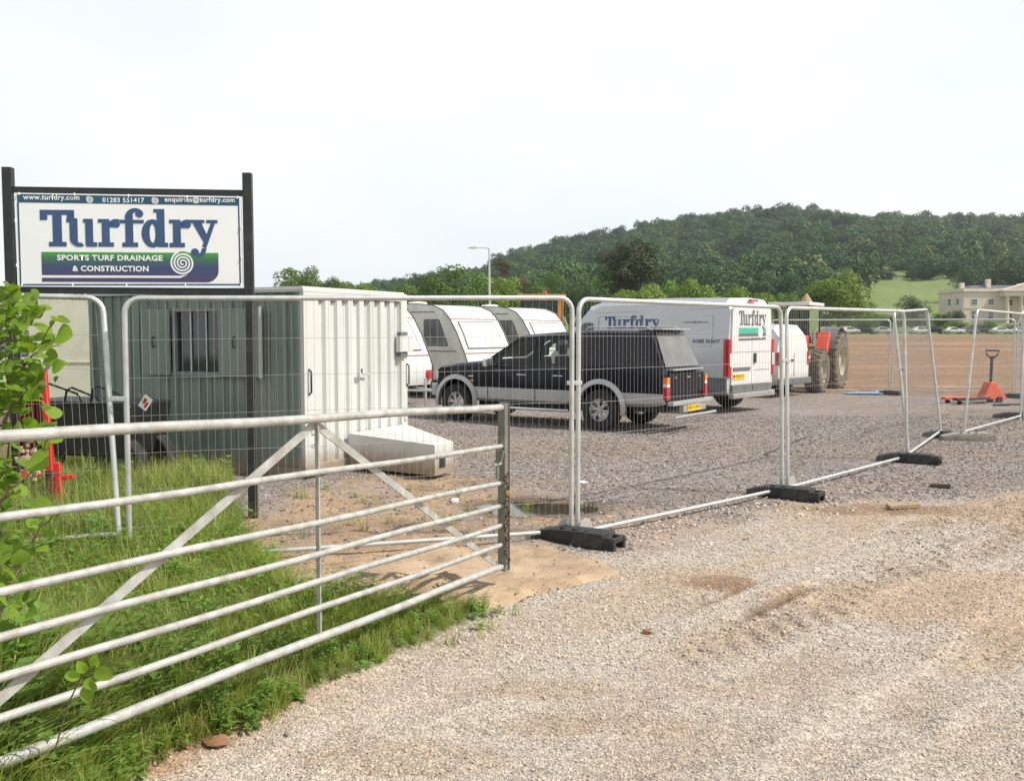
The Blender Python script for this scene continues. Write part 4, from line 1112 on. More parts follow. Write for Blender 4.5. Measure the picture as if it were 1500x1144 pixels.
wsn = MB(); wsn.add([(2.0, -.60, 1.585), (2.0, .60, 1.585), (2.56, .66, 1.235), (2.56, -.66, 1.235), (2.2, -.60, 1.85), (2.2, .60, 1.85), (2.95, .66, 1.4), (2.95, -.66, 1.4)], [(0,1,2,3), (7,6,5,4), (0,4,5,1), (1,5,6,2), (2,6,7,3), (3,7,4,0)])
cut(body, cutters)
body.data.polygons.foreach_set('use_smooth', [True] * len(body.data.polygons)); body.data.set_sharp_from_angle(angle=R(28))
for nm, poly in (('door_window', cabwin), ('rear_door_window', rearwin)):
    for s in (-1, 1):
        side_poly(MB(), poly, yf, -.012, sgn=s).build(nm, M['cglass'], pick)
        mb = MB(); side_band(mb, [(x, z) for x, z in inset(poly, -.018)], poly, yf, .003, s); mb.build('window_trim', M['plastic'], pick)
mb = MB(); mb.add([(1.86, -.60, 1.705), (1.86, .60, 1.705), (2.60, .70, 1.262), (2.60, -.70, 1.262)], [(0, 1, 2, 3)]); mb.build('windscreen', M['cglass'], pick)
can = roundp([(.52, 1.17), (-1.02, 1.17), (-.90, 1.70), (.50, 1.70)], .05)
for s in (-1, 1): side_poly(MB(), can, yf, .004, sgn=s).build('canopy_window', M['dglass'], pick)
# rear glass, faces back
mb = MB(); q = [(-1.215, .70, 1.16), (-1.215, -.70, 1.16), (-.965, -.60, 1.765), (-.965, .60, 1.765)]
mb.add([(x - .012, y, z + .004) for x, y, z in q], [(0, 1, 2, 3)]); mb.build('rear_window', M['fadeglass'], pick)
mb = MB(); mb.box((-1.32, -.74, .70), (-1.262, .74, 1.05)); mb.build('tailgate', M['pblack'], pick, bevel=.01)
mb = MB(); mb.box((-1.36, -.62, 1.10), (-1.22, .62, 1.125)); mb.build('tailgate_lip', M['psilver'], pick, bevel=.004)
MB().box((-1.345, -.07, .96), (-1.321, .07, .99)).build('tailgate_handle', M['chrome'], pick, bevel=.003)
for y in (-.5, .5): MB().lathe([(.0005, -1.335), (.02, -1.335), (.02, -1.321), (.0005, -1.321)], 10, 'x', (0, y, .97)).build('tailgate_lock', M['chrome'], pick)
for s in (-1, 1):
    a, b = (.745, .848) if s > 0 else (-.848, -.745)
    lm_ = MB().box((-1.335, a, .60), (-1.25, b, .82)).build('tail_light', M['red'], pick, bevel=.008)
    MB().box((-1.332, a + .002, .822), (-1.25, b - .002, .875)).build('reversing_lens', M['clear'], lm_)
    MB().box((-1.332, a + .002, .877), (-1.25, b - .002, .99)).build('indicator_lens', M['orange'], lm_, bevel=.006)
bp_ = MB().box((-1.46, -.80, .50), (-1.345, .86, .575)).build('rear_bumper', M['psilver'], pick, bevel=.012)
MB().box((-1.44, -.55, .36), (-1.35, .42, .498)).build('bumper_centre', M['psilver'], bp_, bevel=.01)
MB().tube([(-1.52, -.80, .31), (-1.52, .95, .31)], .028, 10).build('step_tube', M['chrome'], pick, smooth=50)
pl_ = MB().box((-1.449, -.28, .375), (-1.441, .24, .485)).build('number_plate', M['plate'], pick)
put_text('lettering', 'KJ53 LWO', pl_, (-1.4505, .215, .392), (0, -1, 0), (0, 0, 1), .47, M['plateink'], .02, .075)
# arches
for x in (0, WB):
    for s in (-1, 1):
        o_, i_ = [], []; mb = MB(); A, B = [], []
        for k in range(0, 17):
            t = R(-14 + 208 * k / 16)
            for (lst, r_, y_) in ((A, .445, .90), (B, .535, .868)):
                lst.append((x + r_ * math.cos(t), s * y_, .40 + r_ * math.sin(t)))
        D_ = [(p_[0], s * .80, p_[2]) for p_ in A]
        n_ = len(A); mb.add(A + B, [(i, i+1, n_+i+1, n_+i) for i in range(n_-1)]); mb.add(A + D_, [(i, i+1, n_+i+1, n_+i) for i in range(n_-1)])
        mb.build('wheel_arch', M['psilver'], pick, smooth=60)
        wheel(pick, (x, s * .765, .372), .372, .25, .205, M['tyre'], M['alloy'], s, spokes=6)
for s in (-1, 1):
    MB().tube([(.62, s*.93, .335), (.72, s*.95, .33), (2.6, s*.95, .33), (2.72, s*.93, .335)], .03, 10).build('side_step', M['chrome'], pick, smooth=50)
    MB().tube([(.45, s*.60, 1.81), (.38, s*.60, 1.865), (-.78, s*.60, 1.87), (-.9, s*.60, 1.81)], .014, 8).build('roof_rail', M['galv'], pick, smooth=50)
    for x in (.80, 1.62): MB().tube([(x, s*.866, .96), (x + .03, s*.90, .965), (x + .17, s*.90, .965), (x + .2, s*.866, .96)], .013, 8).build('door_handle', M['chrome'], pick, smooth=50)
    MB().box((2.86, s*.866 if s > 0 else -.876, .90), (2.98, .876 if s > 0 else s*.866, .915)).build('wing_badge', M['chrome'], pick)
    MB().box((2.86, s*.866 if s > 0 else -.874, .80), (2.94, .874 if s > 0 else s*.866, .84)).build('side_indicator', M['orange'], pick)
    mm_ = MB().box((2.30, s*1.08 - .1, 1.11), (2.42, s*1.08 + .1, 1.27)).build('door_mirror', M['chrome'], pick, bevel=.03)
    MB().box((2.33, min(s*.85, s*.98), 1.13), (2.38, max(s*.85, s*.98), 1.16)).build('mirror_arm', M['plastic'], mm_)
    for x in (.58, 1.41, 2.52):
        MB().box((x - .004, min(s*.862, s*.8685), .50), (x + .004, max(s*.862, s*.8685), 1.10)).build('door_seam', M['dark'], pick)
    MB().box((3.62, min(s*.60, s*.80), .82), (3.89, max(s*.60, s*.80), 1.0)).build('headlight', M['clear'], pick, bevel=.03)
MB().box((3.84, -.82, .48), (3.99, .82, .74)).build('front_bumper', M['psilver'], pick, bevel=.04)
MB().box((-1.10, -.58, 1.815), (-.62, .58, 1.835)).build('rear_spoiler', M['psilver'], pick, bevel=.008)
for x in (1.05, 1.85):
    for y in (-.33, .33):
        sb = MB().box((x - .26, y - .22, .62), (x + .22, y + .22, .80)).box((x - .36, y - .2, .80), (x - .24, y + .2, 1.30)).build('seat', M['seat'], pick, bevel=.04)
        MB().box((x - .36, y - .12, 1.32), (x - .27, y + .12, 1.52)).build('headrest', M['seat'], sb, bevel=.04)
MB().tube([(2.20 + .12*math.cos(t), -.33 + .17*math.sin(t), 1.14 + .12*math.cos(t)) for t in [2*PI*k/16 for k in range(16)]], .016, 6, closed=True).build('steering_wheel', M['plastic'], pick)
MB().box((.30, -.5, .30), (3.0, .5, .419)).build('chassis', M['plastic'], pick)
MB().box((-1.1, -.6, .36), (-.50, .6, .459)).build('spare_wheel_carrier', M['plastic'], pick)

# ------------------------------------------------------------------ large panel van
vf = Vector((-.74, .67, 0)).normalized(); va_ = math.atan2(vf.y, vf.x)
vl = Vector((-vf.y, vf.x, 0)); VW = 1.02
rl = Vector((at(1066, 484, 20.4).x, 20.4, 0))     # rear corner on the camera's side
vo = rl - vl * VW
van = thing('panel_van', 'large white panel van with logo on side and rear doors, parked behind pickup', 'van', (vo.x, vo.y, 0), va_)
def vst(x, zb, zt, w, wr, shoulder=None):
    return ring_of(x, [(0, zb), (w - .05, zb), (w, zb + .1), (w, 1.0), (w - .02, min(1.45, zt - .1)), (wr, zt - .16), (wr - .14, zt - .03), (0, zt)])
VL = 4.96; van.scale = (1.09, 1, 1)
vs_t = [vst(0.0, .42, 2.40, VW, .90), vst(.10, .40, 2.52, VW, .92), vst(1.6, .38, 2.55, VW, .93), vst(3.1, .36, 2.53, VW, .92), vst(3.55, .36, 2.40, VW, .88), vst(4.30, .36, 1.50, VW - .02, .84), vst(4.75, .36, 1.15, VW - .10, .74), vst(4.93, .40, .90, VW - .25, .64)]
mb = MB(); mb.loft(vs_t); body = mb.build('body', M['vanshade'], van)
cutters = []
for x in (.95, 3.95):
    for s in (-1, 1): cutters.append(MB().lathe([(.0005, s*.55), (.42, s*.55), (.42, s*1.3), (.0005, s*1.3)], 36, 'y', (x, 0, .37), closed=False))
cut(body, cutters)
body.data.polygons.foreach_set('use_smooth', [True] * len(body.data.polygons)); body.data.set_sharp_from_angle(angle=R(28))
def vy(x, z): 
    return VW - .02 * max(0, z - 1.0) / .45 if z < 1.45 else VW - .02 - (z - 1.45) * (.08 / .92)
for x in (.95, 3.95):
    for s in (-1, 1): wheel(van, (x, s * .90, .345), .345, .22, .20, M['tyre'], M['gplastic'], s, spokes=0)
for s in (-1, 1):
    a, b = (VW - .002, VW + .016) if s > 0 else (-VW - .016, -VW + .002)
    for x0, x1 in ((.02, .50), (1.40, 3.50)): MB().box((x0, a, .42), (x1, b, .78)).build('side_cladding', M['gplastic'], van, bevel=.006)
    side_poly(MB(), roundp([(4.15, 1.38), (3.35, 1.38), (3.35, 1.98), (3.60, 1.98)], .07), vy, .006, sgn=s).build('cab_window', M['winglass'], van)
    side_band_mb = MB(); w_ = roundp([(3.2, 1.45), (1.95, 1.45), (1.95, 2.12), (3.2, 2.12)], .05); side_band(side_band_mb, w_, inset(w_, .012), vy, .004, s); side_band_mb.build('panel_swage', M['gplastic'], van)
    w_ = roundp([(1.80, 1.45), (.35, 1.45), (.35, 2.12), (1.80, 2.12)], .05); q_ = MB(); side_band(q_, w_, inset(w_, .010), vy, .004, s); q_.build('panel_swage', M['gplastic'], van)
    q_ = MB(); w_ = [(1.6, 1.78), (.95, 1.78), (.95, 1.81), (1.6, 1.81)]
    side_poly(MB(), [(3.30, 2.20), (.02, 2.28), (.02, 2.286), (3.30, 2.206)], vy, .006, sgn=s).build('gutter_line', M['gplastic'], van)
    # tail light cluster
    tl_ = MB().box((-.05, min(s*.90, s*1.035), .80), (.09, max(s*.90, s*1.035), 1.62)).build('tail_light', M['red'], van, bevel=.03)
    MB().box((-.058, min(s*.91, s*1.01), 1.02), (-.01, max(s*.91, s*1.01), 1.30)).build('reversing_lens', M['clear'], tl_, bevel=.01)
    mr_ = MB().box((3.98, s*1.26 - .12, 1.30), (4.10, s*1.26 + .12, 1.60)).build('door_mirror', M['plastic'], van, bevel=.03)
    MB().box((4.0, min(s*1.0, s*1.16), 1.38), (4.06, max(s*1.0, s*1.16), 1.44)).build('mirror_arm', M['plastic'], mr_)
mb = MB(); mb.add([(3.60, -.80, 2.345), (3.60, .80, 2.345), (4.28, .86, 1.54), (4.28, -.86, 1.54)], [(0, 1, 2, 3)]); mb.build('windscreen', M['winglass'], van)
# rear doors face -x; seen from behind +y is left
for s in (-1, 1):
    a, b = (.006, .895) if s > 0 else (-.895, -.006)
    d_ = MB().prism([(a, .62), (b, .62), (b, 1.62), (min(b, .86) if s > 0 else b + (.02 if s < 0 else 0), 2.28), (a, 2.28)] if s > 0 else [(a, .62), (b, .62), (b, 2.28), (a + .035, 2.28), (a, 1.62)], (-.035, 0, 0), (0, 1, 0), (0, 0, 1), (1, 0, 0), .034)
    dr = d_.build('rear_door', M['vanwhite'], van, bevel=.008)
    MB().box((-.0405, a + .01, 1.325), (-.0352, b - .02, 1.34)).build('door_crease', M['psilver'], dr)
    MB().box((-.06, a + .01, .46), (-.0, b + .0, .615)).build('door_cladding', M['gplastic'], dr, bevel=.006)
MB().box((-.07, -.14, 1.08), (-.0353, -.06, 1.30)).build('door_handle', M['plastic'], van, bevel=.01)
MB().box((-.055, .10, .93), (-.0353, .84, 1.0)).build('plate_garnish', M['gplastic'], van, bevel=.006)
pl_ = MB().box((-.047, .34, .74), (-.0353, .86, .86)).build('number_plate', M['plate'], van)
put_text('lettering', 'MX58 JYO', pl_, (-.0482, .835, .76), (0, -1, 0), (0, 0, 1), .47, M['plateink'], .02, .08)
MB().box((-.11, -.95, .33), (.0, .95, .45)).build('rear_bumper', M['psilver'], van, bevel=.02)
MB().box((-.075, -.16, 2.43), (-.0, .16, 2.475)).build('brake_light', M['red'], van, bevel=.008)
MB().box((1.55, -.85, 2.56), (2.55, .55, 2.60), 0, Matrix.Rotation(R(3), 4, 'Y')).build('roof_hatch', M['vanwhite'], van, bevel=.02)
put_text('lettering', 'www.turfdry.com', van, (-.0362, -.10, .90), (0, -1, 0), (0, 0, 1), .70, M['grey'], .03, .045)
# logo on the rear doors
def fr(x, y, z):   # drawing units 230..1197 across, 285..700 down
    return Vector((-.036 - z, .62 - (x - 230) / 967 * 1.24, 2.24 - (y - 275) / 420 * .66))
for i, ltr in enumerate(LET):
    mb = MB(); flat(mb, ltr, lambda x, y, z: fr(x, y * 1.0 - 0, z), .001 + .003 * (i % 2)); mb.build('letter', M['grey'], van, fix=False)
mb = MB(); flat(mb, [[(232, 520), (1197, 520), (1197, 590), (232, 600)]], fr, .001); mb.build('logo_green_band', M['green'], van, fix=False)
mb = MB(); flat(mb, [[(232, 602), (1197, 592), (1197, 640), (232, 645)], [(232, 668), (1197, 655), (1197, 690), (232, 700)]], fr, .001); mb.build('logo_grey_band', M['grey'], van, fix=False)
mb = MB(); flat(mb, [[(1000 + 80 * math.cos(R(t)), 585 + 80 * math.sin(R(t))) for t in range(0, 360, 15)]], fr, .002); mb.build('logo_disc', M['printwhite'], van, fix=False)
# lettering on the side that faces the camera (+y); front of the van is on the reader's left
def fs_(x, y, z): 
    X = 3.02 - (x - 230) / 967 * 1.42; Z = 2.14 - (y - 275) / 240 * .34
    return Vector((X, vy(X, Z) + .006 + z, Z))
for i, ltr in enumerate(LET):
    mb = MB(); flat(mb, ltr, fs_, .001 + .003 * (i % 2)); mb.build('letter', M['navy'], van, fix=False)
put_text('lettering', 'enquiries@turfdry.com', van, (1.02, vy(1, 1.85) + .008, 1.95), (-1, 0, 0), (0, 0, 1), .55, M['grey'], .02, .06)
put_text('lettering', '01283 551417', van, (.80, vy(1, 1.6) + .012, 1.52), (-1, 0, 0), (0, 0, 1), .62, M['grey'], .05, .085)

# ------------------------------------------------------------------ small white van
s0 = Vector((at(1186, 484, 26.6).x, 26.6, 0)); so3 = s0 + vl * .93
van2 = thing('small_van', 'white van with rounded roof half hidden behind the large van', 'van', (so3.x, so3.y, 0), va_)
def st3(x, zb, zt, w, wr):
    return ring_of(x, [(0, zb), (w - .06, zb), (w, zb + .12), (w, 1.05), (w - .04, min(1.35, zt - .08)), (wr, zt - .14), (wr - .16, zt - .02), (0, zt)])
mb = MB(); mb.loft([st3(0, .40, 1.2, .90, .85), st3(.04, .36, 1.75, .92, .78), st3(.22, .34, 1.96, .93, .76), st3(1.5, .34, 2.0, .93, .78), st3(2.9, .34, 1.96, .93, .78), st3(3.7, .34, 1.30, .91, .80), st3(4.4, .36, 1.0, .84, .7)])
body = mb.build('body', M['vanwhite'], van2)
cut(body, [MB().lathe([(.0005, s*.5), (.38, s*.5), (.38, s*1.2), (.0005, s*1.2)], 30, 'y', (x, 0, .33), closed=False) for x in (.75, 3.6) for s in (-1, 1)])
body.data.polygons.foreach_set('use_smooth', [True] * len(body.data.polygons)); body.data.set_sharp_from_angle(angle=R(30))
for x in (.75, 3.6):
    for s in (-1, 1): wheel(van2, (x, s * .80, .32), .32, .20, .19, M['tyre'], M['alloy'], s, spokes=0)
for s in (-1, 1):
    tl_ = MB().box((-.04, min(s*.80, s*.935), .88), (.08, max(s*.80, s*.935), 1.22)).build('tail_light', M['red'], van2, bevel=.02)
    MB().box((-.046, min(s*.81, s*.92), 1.02), (-.01, max(s*.81, s*.92), 1.09)).build('reversing_lens', M['clear'], tl_)
    side_poly(MB(), [(3.6, 1.15), (2.75, 1.15), (2.75, 1.72), (3.0, 1.72)], lambda x, z: .93 - max(0, z - 1.05) * .18, .004, sgn=s).build('cab_window', M['winglass'], van2)
MB().box((-.10, -.90, .34), (.02, .90, .52)).build('rear_bumper', M['gplastic'], van2, bevel=.03)
MB().box((-.012, -.004, .55), (-.002, .004, 1.18)).build('door_seam', M['dark'], van2)
MB().box((-.03, .03, .98), (-.002, .18, 1.02)).build('door_handle', M['plastic'], van2, bevel=.005)



# ------------------------------------------------------------------ caravans
def caravan(label, loc_, ang, L=5.2, W=2.1, wall='cream', group='touring caravans parked in a row', wins=True, H=2.5):
    t = thing('caravan', label, 'caravan', loc_, ang, group)
    prof = [(-L/2, .48), (L/2 - .05, .48), (L/2, .62), (L/2, .95), (L/2 - .08, 1.15), (L/2 - .36, 1.72), (L/2 - .62, 2.12), (L/2 - .85, 2.33), (L/2 - 1.2, 2.46), (L/2 - 1.7, H), (-L/2 + .9, H), (-L/2 + .4, H - .12), (-L/2 + .12, H - .45), (-L/2, 1.5)]
    hw = W/2
    for s in (-1, 1):
        mb = MB(); mb.prism(prof, (0, s*hw if s > 0 else -hw - .0, 0), (1, 0, 0), (0, 0, 1), (0, -s, 0), .04); mb.build('side_wall', M[wall], t)
    n_ = len(prof); mb = MB(); w2 = hw - .041
    sk = [(x * .999, z - (.004 if z > 1 else -.002)) for x, z in prof]
    mb.add([(x, -w2, z) for x, z in sk] + [(x, w2, z) for x, z in sk], [(i, (i+1) % n_, n_ + (i+1) % n_, n_ + i) for i in range(n_)])
    mb.build('shell', M['white'], t, smooth=35)
    for s in (-1, 1):
        mb = MB()
        for i in range(1, n_ - 1):
            a, b = prof[i], prof[i+1]; mb.bar((a[0], s*(hw - .02), a[1]), (b[0], s*(hw - .02), b[1]), .05, .03, up=(0, 1, 0))
        mb.build('edge_trim', M['trimgrey'], t)
    # front: waist line, big window, lower panel
    def fp(u, y, k=.012):  # u along the front profile from bottom to top
        pts_ = prof[2:9]; acc = [0]
        for i in range(len(pts_) - 1): acc.append(acc[-1] + math.hypot(pts_[i+1][0] - pts_[i][0], pts_[i+1][1] - pts_[i][1]))
        for i in range(len(acc) - 1):
            if u <= acc[i+1] or i == len(acc) - 2:
                q_ = (u - acc[i]) / (acc[i+1] - acc[i]); a, b = pts_[i], pts_[i+1]; dx, dz = b[0] - a[0], b[1] - a[1]; L_ = math.hypot(dx, dz)
                return Vector((a[0] + dx * q_ + dz / L_ * k, y, a[1] + dz * q_ - dx / L_ * k))
    def strip(u0, u1, y0, y1, k, nm, m_, par, taper=0):
        mb = MB(); us = [u0 + (u1 - u0) * i / 6 for i in range(7)]; vv = []
        for i, u in enumerate(us):
            tp = taper * i / 6
            vv += [fp(u, y0 + tp, k), fp(u, y1 - tp, k)]
        mb.add(vv, [(2*i, 2*i+1, 2*i+3, 2*i+2) for i in range(6)]); return mb.build(nm, m_, par, smooth=40)
    strip(.58, .61, -w2, w2, .006, 'waist_trim', M['maroontrim'], t)
    strip(1.62, 1.645, -w2, w2, .006, 'roof_trim', M['maroontrim'], t)
    fr_ = strip(.72, 1.56, -w2 + .20, w2 - .20, .012, 'front_window', M['trimgrey'], t, .05)
    strip(.75, 1.53, -w2 + .23, w2 - .23, .018, 'blind', M['curtain'], fr_, .05)
    for s in (-1, 1):
        y = s * (hw + .004)
        if wins:
            w_ = roundp([(L/2 - .62, 1.38), (L/2 - 1.50, 1.38), (L/2 - 1.50, 2.10), (L/2 - .95, 2.10)], .07)
            mb = MB(); mb.add([(x, y, z) for x, z in w_], [tuple(range(len(w_)))]); wf = mb.build('side_window', M['trimgrey'], t)
            wi = inset(w_, .03); mb = MB(); mb.add([(x, y + s*.004, z) for x, z in wi], [tuple(range(len(wi)))]); mb.build('pane', mat('caravan_pane_%s' % wall, (.20, .22, .21), .1, var=.3) if 'cp_' + wall not in M else M['cp_' + wall], wf)
            for x0, x1 in ((-.7, .2), (-2.2, -1.3)):
                w_ = roundp([(x1, 1.45), (x0, 1.45), (x0, 2.0), (x1, 2.0)], .06); mb = MB(); mb.add([(x, y, z) for x, z in w_], [tuple(range(len(w_)))]); mb.build('side_window', M['winglass'], t)
        for z in (1.24, 2.28):
            if z < H - .1: MB().box((-L/2 + .4, min(y, y + s*.012), z), (L/2 - (.35 if z < 2 else 1.1), max(y, y + s*.012), z + .02)).build('side_moulding', M['trimgrey'] if wall == 'cream' else M['beige'], t)
        MB().box((L/2 - .25, min(s*hw, s*(hw+.02)), .72), (L/2 - .02, max(s*hw, s*(hw+.02)), .80)).build('marker_light', M['red'], t)
        wheel(t, (-.3, s * (hw - .18), .30), .30, .18, .17, M['tyre'], M['gplastic'], s, spokes=0)
    MB().box((L/2 + .005, -.95, .62), (L/2 + .05, -.80, .84)).build('front_lamp', M['red'], t)
    MB().box((L/2 + .005, .80, .62), (L/2 + .05, .95, .84)).build('front_lamp', M['red'], t)
    MB().tube([(L/2 - .3, -.6, .42), (L/2 + 1.15, 0, .42)], .03, 6).tube([(L/2 - .3, .6, .42), (L/2 + 1.15, 0, .42)], .03, 6).build('drawbar', M['galv'], t)
    MB().box((-L/2 + .2, -hw + .1, .36), (L/2 - .3, hw - .1, .478)).build('chassis', M['plastic'], t)
    MB().tube([(L/2 + .7, .0, .0), (L/2 + .7, 0, .7)], .028, 8).build('jockey_post', M['galv'], t)
    MB().lathe([(.0005, 0), (.30, 0), (.24, .09), (.0005, .11)], 16, 'z', (.2, -.3, H + .001)).build('roof_vent', M['white'], t, smooth=60)
    return t
for k_ in ('cream', 'beige'): M['cp_' + k_] = mat('caravan_pane_' + k_, (.17, .19, .185), .1, var=.35, scale=2)
cf = Vector((.8, -.6, 0)); cl_ = Vector((.6, .8, 0)); can_ = math.atan2(-.6, .8)
def car_at(px, Z, top=2.46):
    c_ = Vector((at(px, 484, Z).x, Z, 0)); return tuple(c_ - cf * (5.2/2 - 1.2) + cl_ * 1.05)
caravan('white fronted touring caravan right beside the container end wall', car_at(490, 22.4), can_)
caravan('white fronted touring caravan behind the bonnet of the pickup, dark side window', car_at(633, 25.6), can_)
caravan('white fronted touring caravan farthest along the row, behind the pickup cab', car_at(741, 28.6), can_)
b_ = caravan('beige caravan behind the sapling at the left of the container', (-8.2, 17.6, 0), R(6), L=4.6, wall='beige', group=None, wins=False, H=2.34)
# its side faces -y: windows by hand
for x0, x1, z0, z1 in ((1.62, 2.02, 1.30, 1.90), (-1.1, -.25, 1.35, 1.82)):
    w_ = roundp([(x1, z0), (x0, z0), (x0, z1), (x1, z1)], .05)
    mb = MB(); mb.add([(x, -1.056, z) for x, z in w_], [tuple(range(len(w_)))]); wf = mb.build('side_window', M['trimgrey'], b_)
    wi = inset(w_, .035); mb = MB(); mb.add([(x, -1.060, z) for x, z in wi], [tuple(range(len(wi)))]); mb.build('pane', M['winglass'] if x0 > 0 else M['cp_beige'], wf)
# ------------------------------------------------------------------ tractor behind the vans
tr_o = Vector((at(1196, 484, 29.0).x, 29.0, 0)); ta = math.atan2(-.22, -.97)     # faces left of picture
tf = Vector((math.cos(ta), math.sin(ta), 0))
# local: x forward, y left. right hand side wheels are seen at a slant from behind
trac = thing('tractor', 'muddy red tractor with big lugged tyres beside the small white van', 'tractor', (9.17, 29.99, 0), math.atan2(-.85, -.53))
def tw(x, y, r, w, rr, s): return wheel(trac, (x, y, r), r, w, rr, M['muddytyre'], M['clear'] if False else mat('mud_caked_rim_%d' % int(x*10+y*100+500), (.50, .46, .38), .7, dirt=(.3, .24, .16)), s, spokes=0, lugs=22)
tw(0, -.92, .86, .50, .46, -1); tw(0, .92, .86, .50, .46, 1)
tw(2.1, .92, .63, .46, .34, 1); tw(2.1, -.92, .63, .46, .34, -1)
MB().box((-.6, -.30, .70), (2.4, .30, 1.15)).build('chassis', M['plastic'], trac, bevel=.02)
for s in (-1, 1):
    mb = MB(); A = []
    for k in range(9):
        t = R(20 + 130 * k / 8); A.append((.98 * math.cos(t), .90 + .98 * math.sin(t)))
    for k in range(8):
        (x0, z0), (x1, z1) = A[k], A[k+1]; y0, y1 = (s*.62, s*1.12)
        mb.add([(x0, y0, z0), (x0, y1, z0), (x1, y1, z1), (x1, y0, z1), (x0, y0, z0 + .03), (x0, y1, z0 + .03), (x1, y1, z1 + .03), (x1, y0, z1 + .03)], [(3,2,1,0), (4,5,6,7), (0,1,5,4), (1,2,6,5), (2,3,7,6), (3,0,4,7)])
    mb.build('mudguard', M['gplastic'], trac)
MB().prism([(1.50, .98), (1.0, 1.74), (.82, 1.74), (1.2, .98)], (0, .66, 0), (1, 0, 0), (0, 0, 1), (0, 1, 0), .34).build('red_panel', M['tractorred'], trac, bevel=.02)
for x, y in ((-.55, -.7), (-.55, .3), (.75, -.7), (.75, .3)):
    MB().bar((x, y, 1.0), (x, y, 2.55), .06, .06).build('cab_post', M['plastic'], trac)
cabg = glass('tractor_glass', (.45, .42, .35), .7)
MB().add([(-.55, .31, 1.3), (.75, .31, 1.3), (.75, .31, 2.5), (-.55, .31, 2.5)], [(0,1,2,3)]).build('side_glass', cabg, trac)
MB().add([(-.58, -.68, 1.5), (-.58, .28, 1.5), (-.58, .28, 2.5), (-.58, -.68, 2.5)], [(0,1,2,3)]).build('rear_glass', cabg, trac)
MB().box((-.85, -.90, 2.55), (.95, .38, 2.66)).build('cab_roof', M['white'], trac, bevel=.03)
MB().box((-.3, -.25, 1.15), (.2, .25, 1.35)).box((-.35, -.25, 1.35), (-.25, .25, 1.85)).build('seat', M['seat'], trac, bevel=.03)
MB().box((.8, -.35, 1.0), (2.3, .35, 1.65)).build('bonnet', M['tractorred'], trac, bevel=.06)
for i in range(9):
    MB().bar((-.50, -.5 + i * .125, 1.35), (-.50, -.5 + i * .125, 1.75), .02, .02).build('guard_bar', M['plastic'], trac)
MB().lathe([(.0005, 1.70), (.10, 1.72), (.13, 1.85), (.09, 1.95), (.0005, 1.97)], 14, 'z', (-.75, -.25, 0)).build('work_lamp', M['plastic'], trac, smooth=50)
MB().lathe([(.0005, 1.55), (.2, 1.58), (.22, 1.72), (.15, 1.85), (.0005, 1.9)], 14, 'z', (-.8, .3, 0)).build('hydraulic_tank', M['timber'], trac, smooth=50)
MB().tube([(-.1, .0, 2.66), (-.1, 0, 2.95)], [.22, .03], 10).build('roof_cowl', M['timber'], trac)
MB().box((.2, -1.35, 2.48), (.95, -.905, 2.53)).build('roof_flap', M['white'], trac)

# ------------------------------------------------------------------ orange machine cab above the caravans
oc = Vector((at(797, 484, 36).x, 36, 0))
om = thing('orange_machine', 'orange site machine with glazed cab and red beacon rising behind the caravans', 'digger', tuple(oc), R(-8))
for x, y in ((-.75, -.6), (.62, -.6), (-.75, .6), (.62, .6)):
    MB().bar((x, y, 1.5), (x, y, 3.05), .10, .10).build('cab_post', M['orangep'] if x > 0 else M['plastic'], om, bevel=.01)
MB().box((-.95, -.72, 3.051), (.78, .72, 3.13)).build('cab_roof', M['orangep'], om, bevel=.02)
MB().box((-1.2, -.8, .9), (1.6, .8, 1.49)).build('engine_housing', M['orangep'], om, bevel=.05)
og = glass('machine_glass', (.55, .62, .56), .85)
MB().add([(-.70, -.62, 1.5), (.57, -.62, 1.5), (.57, -.62, 3.04), (-.70, -.62, 3.04)], [(0,1,2,3)]).build('side_glass', og, om)
MB().add([(-.70, .62, 1.5), (.57, .62, 1.5), (.57, .62, 3.04), (-.70, .62, 3.04)], [(0,1,2,3)]).build('side_glass', og, om)
MB().box((-.3, -.3, 1.5), (.25, .3, 1.9)).box((-.3, -.3, 1.9), (-.18, .3, 2.6)).build('seat', M['seat'], om, bevel=.04)
MB().bar((.1, -.64, 1.5), (.1, -.64, 3.04), .04, .04).build('door_frame', M['plastic'], om)
MB().lathe([(.0005, 3.13), (.09, 3.131), (.09, 3.20), (.06, 3.27), (.0005, 3.28)], 12, 'z', (.02, 0, 0)).build('beacon', M['red'], om, smooth=50)
MB().lathe([(.0005, 2.2), (.05, 2.2), (.05, 2.55), (.0005, 2.55)], 10, 'z', (-.62, -.75, 0)).build('side_lamp', M['plate'], om)
for x in (-.8, 1.1):
    for s in (-1, 1): wheel(om, (x, s*.85, .55), .55, .35, .28, M['tyre'], M['orangep'], s, spokes=0)

# ------------------------------------------------------------------ pallet truck
pg = G(1452, 590)
pt = thing('pallet_truck', 'faded orange red pallet truck with black loop handle inside the fence', 'pallet truck', (pg.x, pg.y, 0), R(200))
MB().prism([(-.42, .09), (.40, .09), (.14, .52), (.02, .52)], (0, -.12, 0), (1, 0, 0), (0, 0, 1), (0, 1, 0), .24).build('body', M['truckred'], pt, bevel=.02)
for s in (-1, 1): 
    MB().box((.3, s*.19 - .08, .10), (1.35, s*.19 + .08, .16)).build('fork', M['truckred'] if s < 0 else M['plastic'], pt, bevel=.01)
    MB().lathe([(.0005, -.04), (.08, -.04), (.08, .04), (.0005, .04)], 14, 'y', (-.1, s*.14, .08)).build('wheel', M['tyre'], pt)
    MB().lathe([(.0005, -.04), (.045, -.04), (.045, .04), (.0005, .04)], 12, 'y', (1.2, s*.19, .045)).build('fork_roller', M['tyre'], pt)
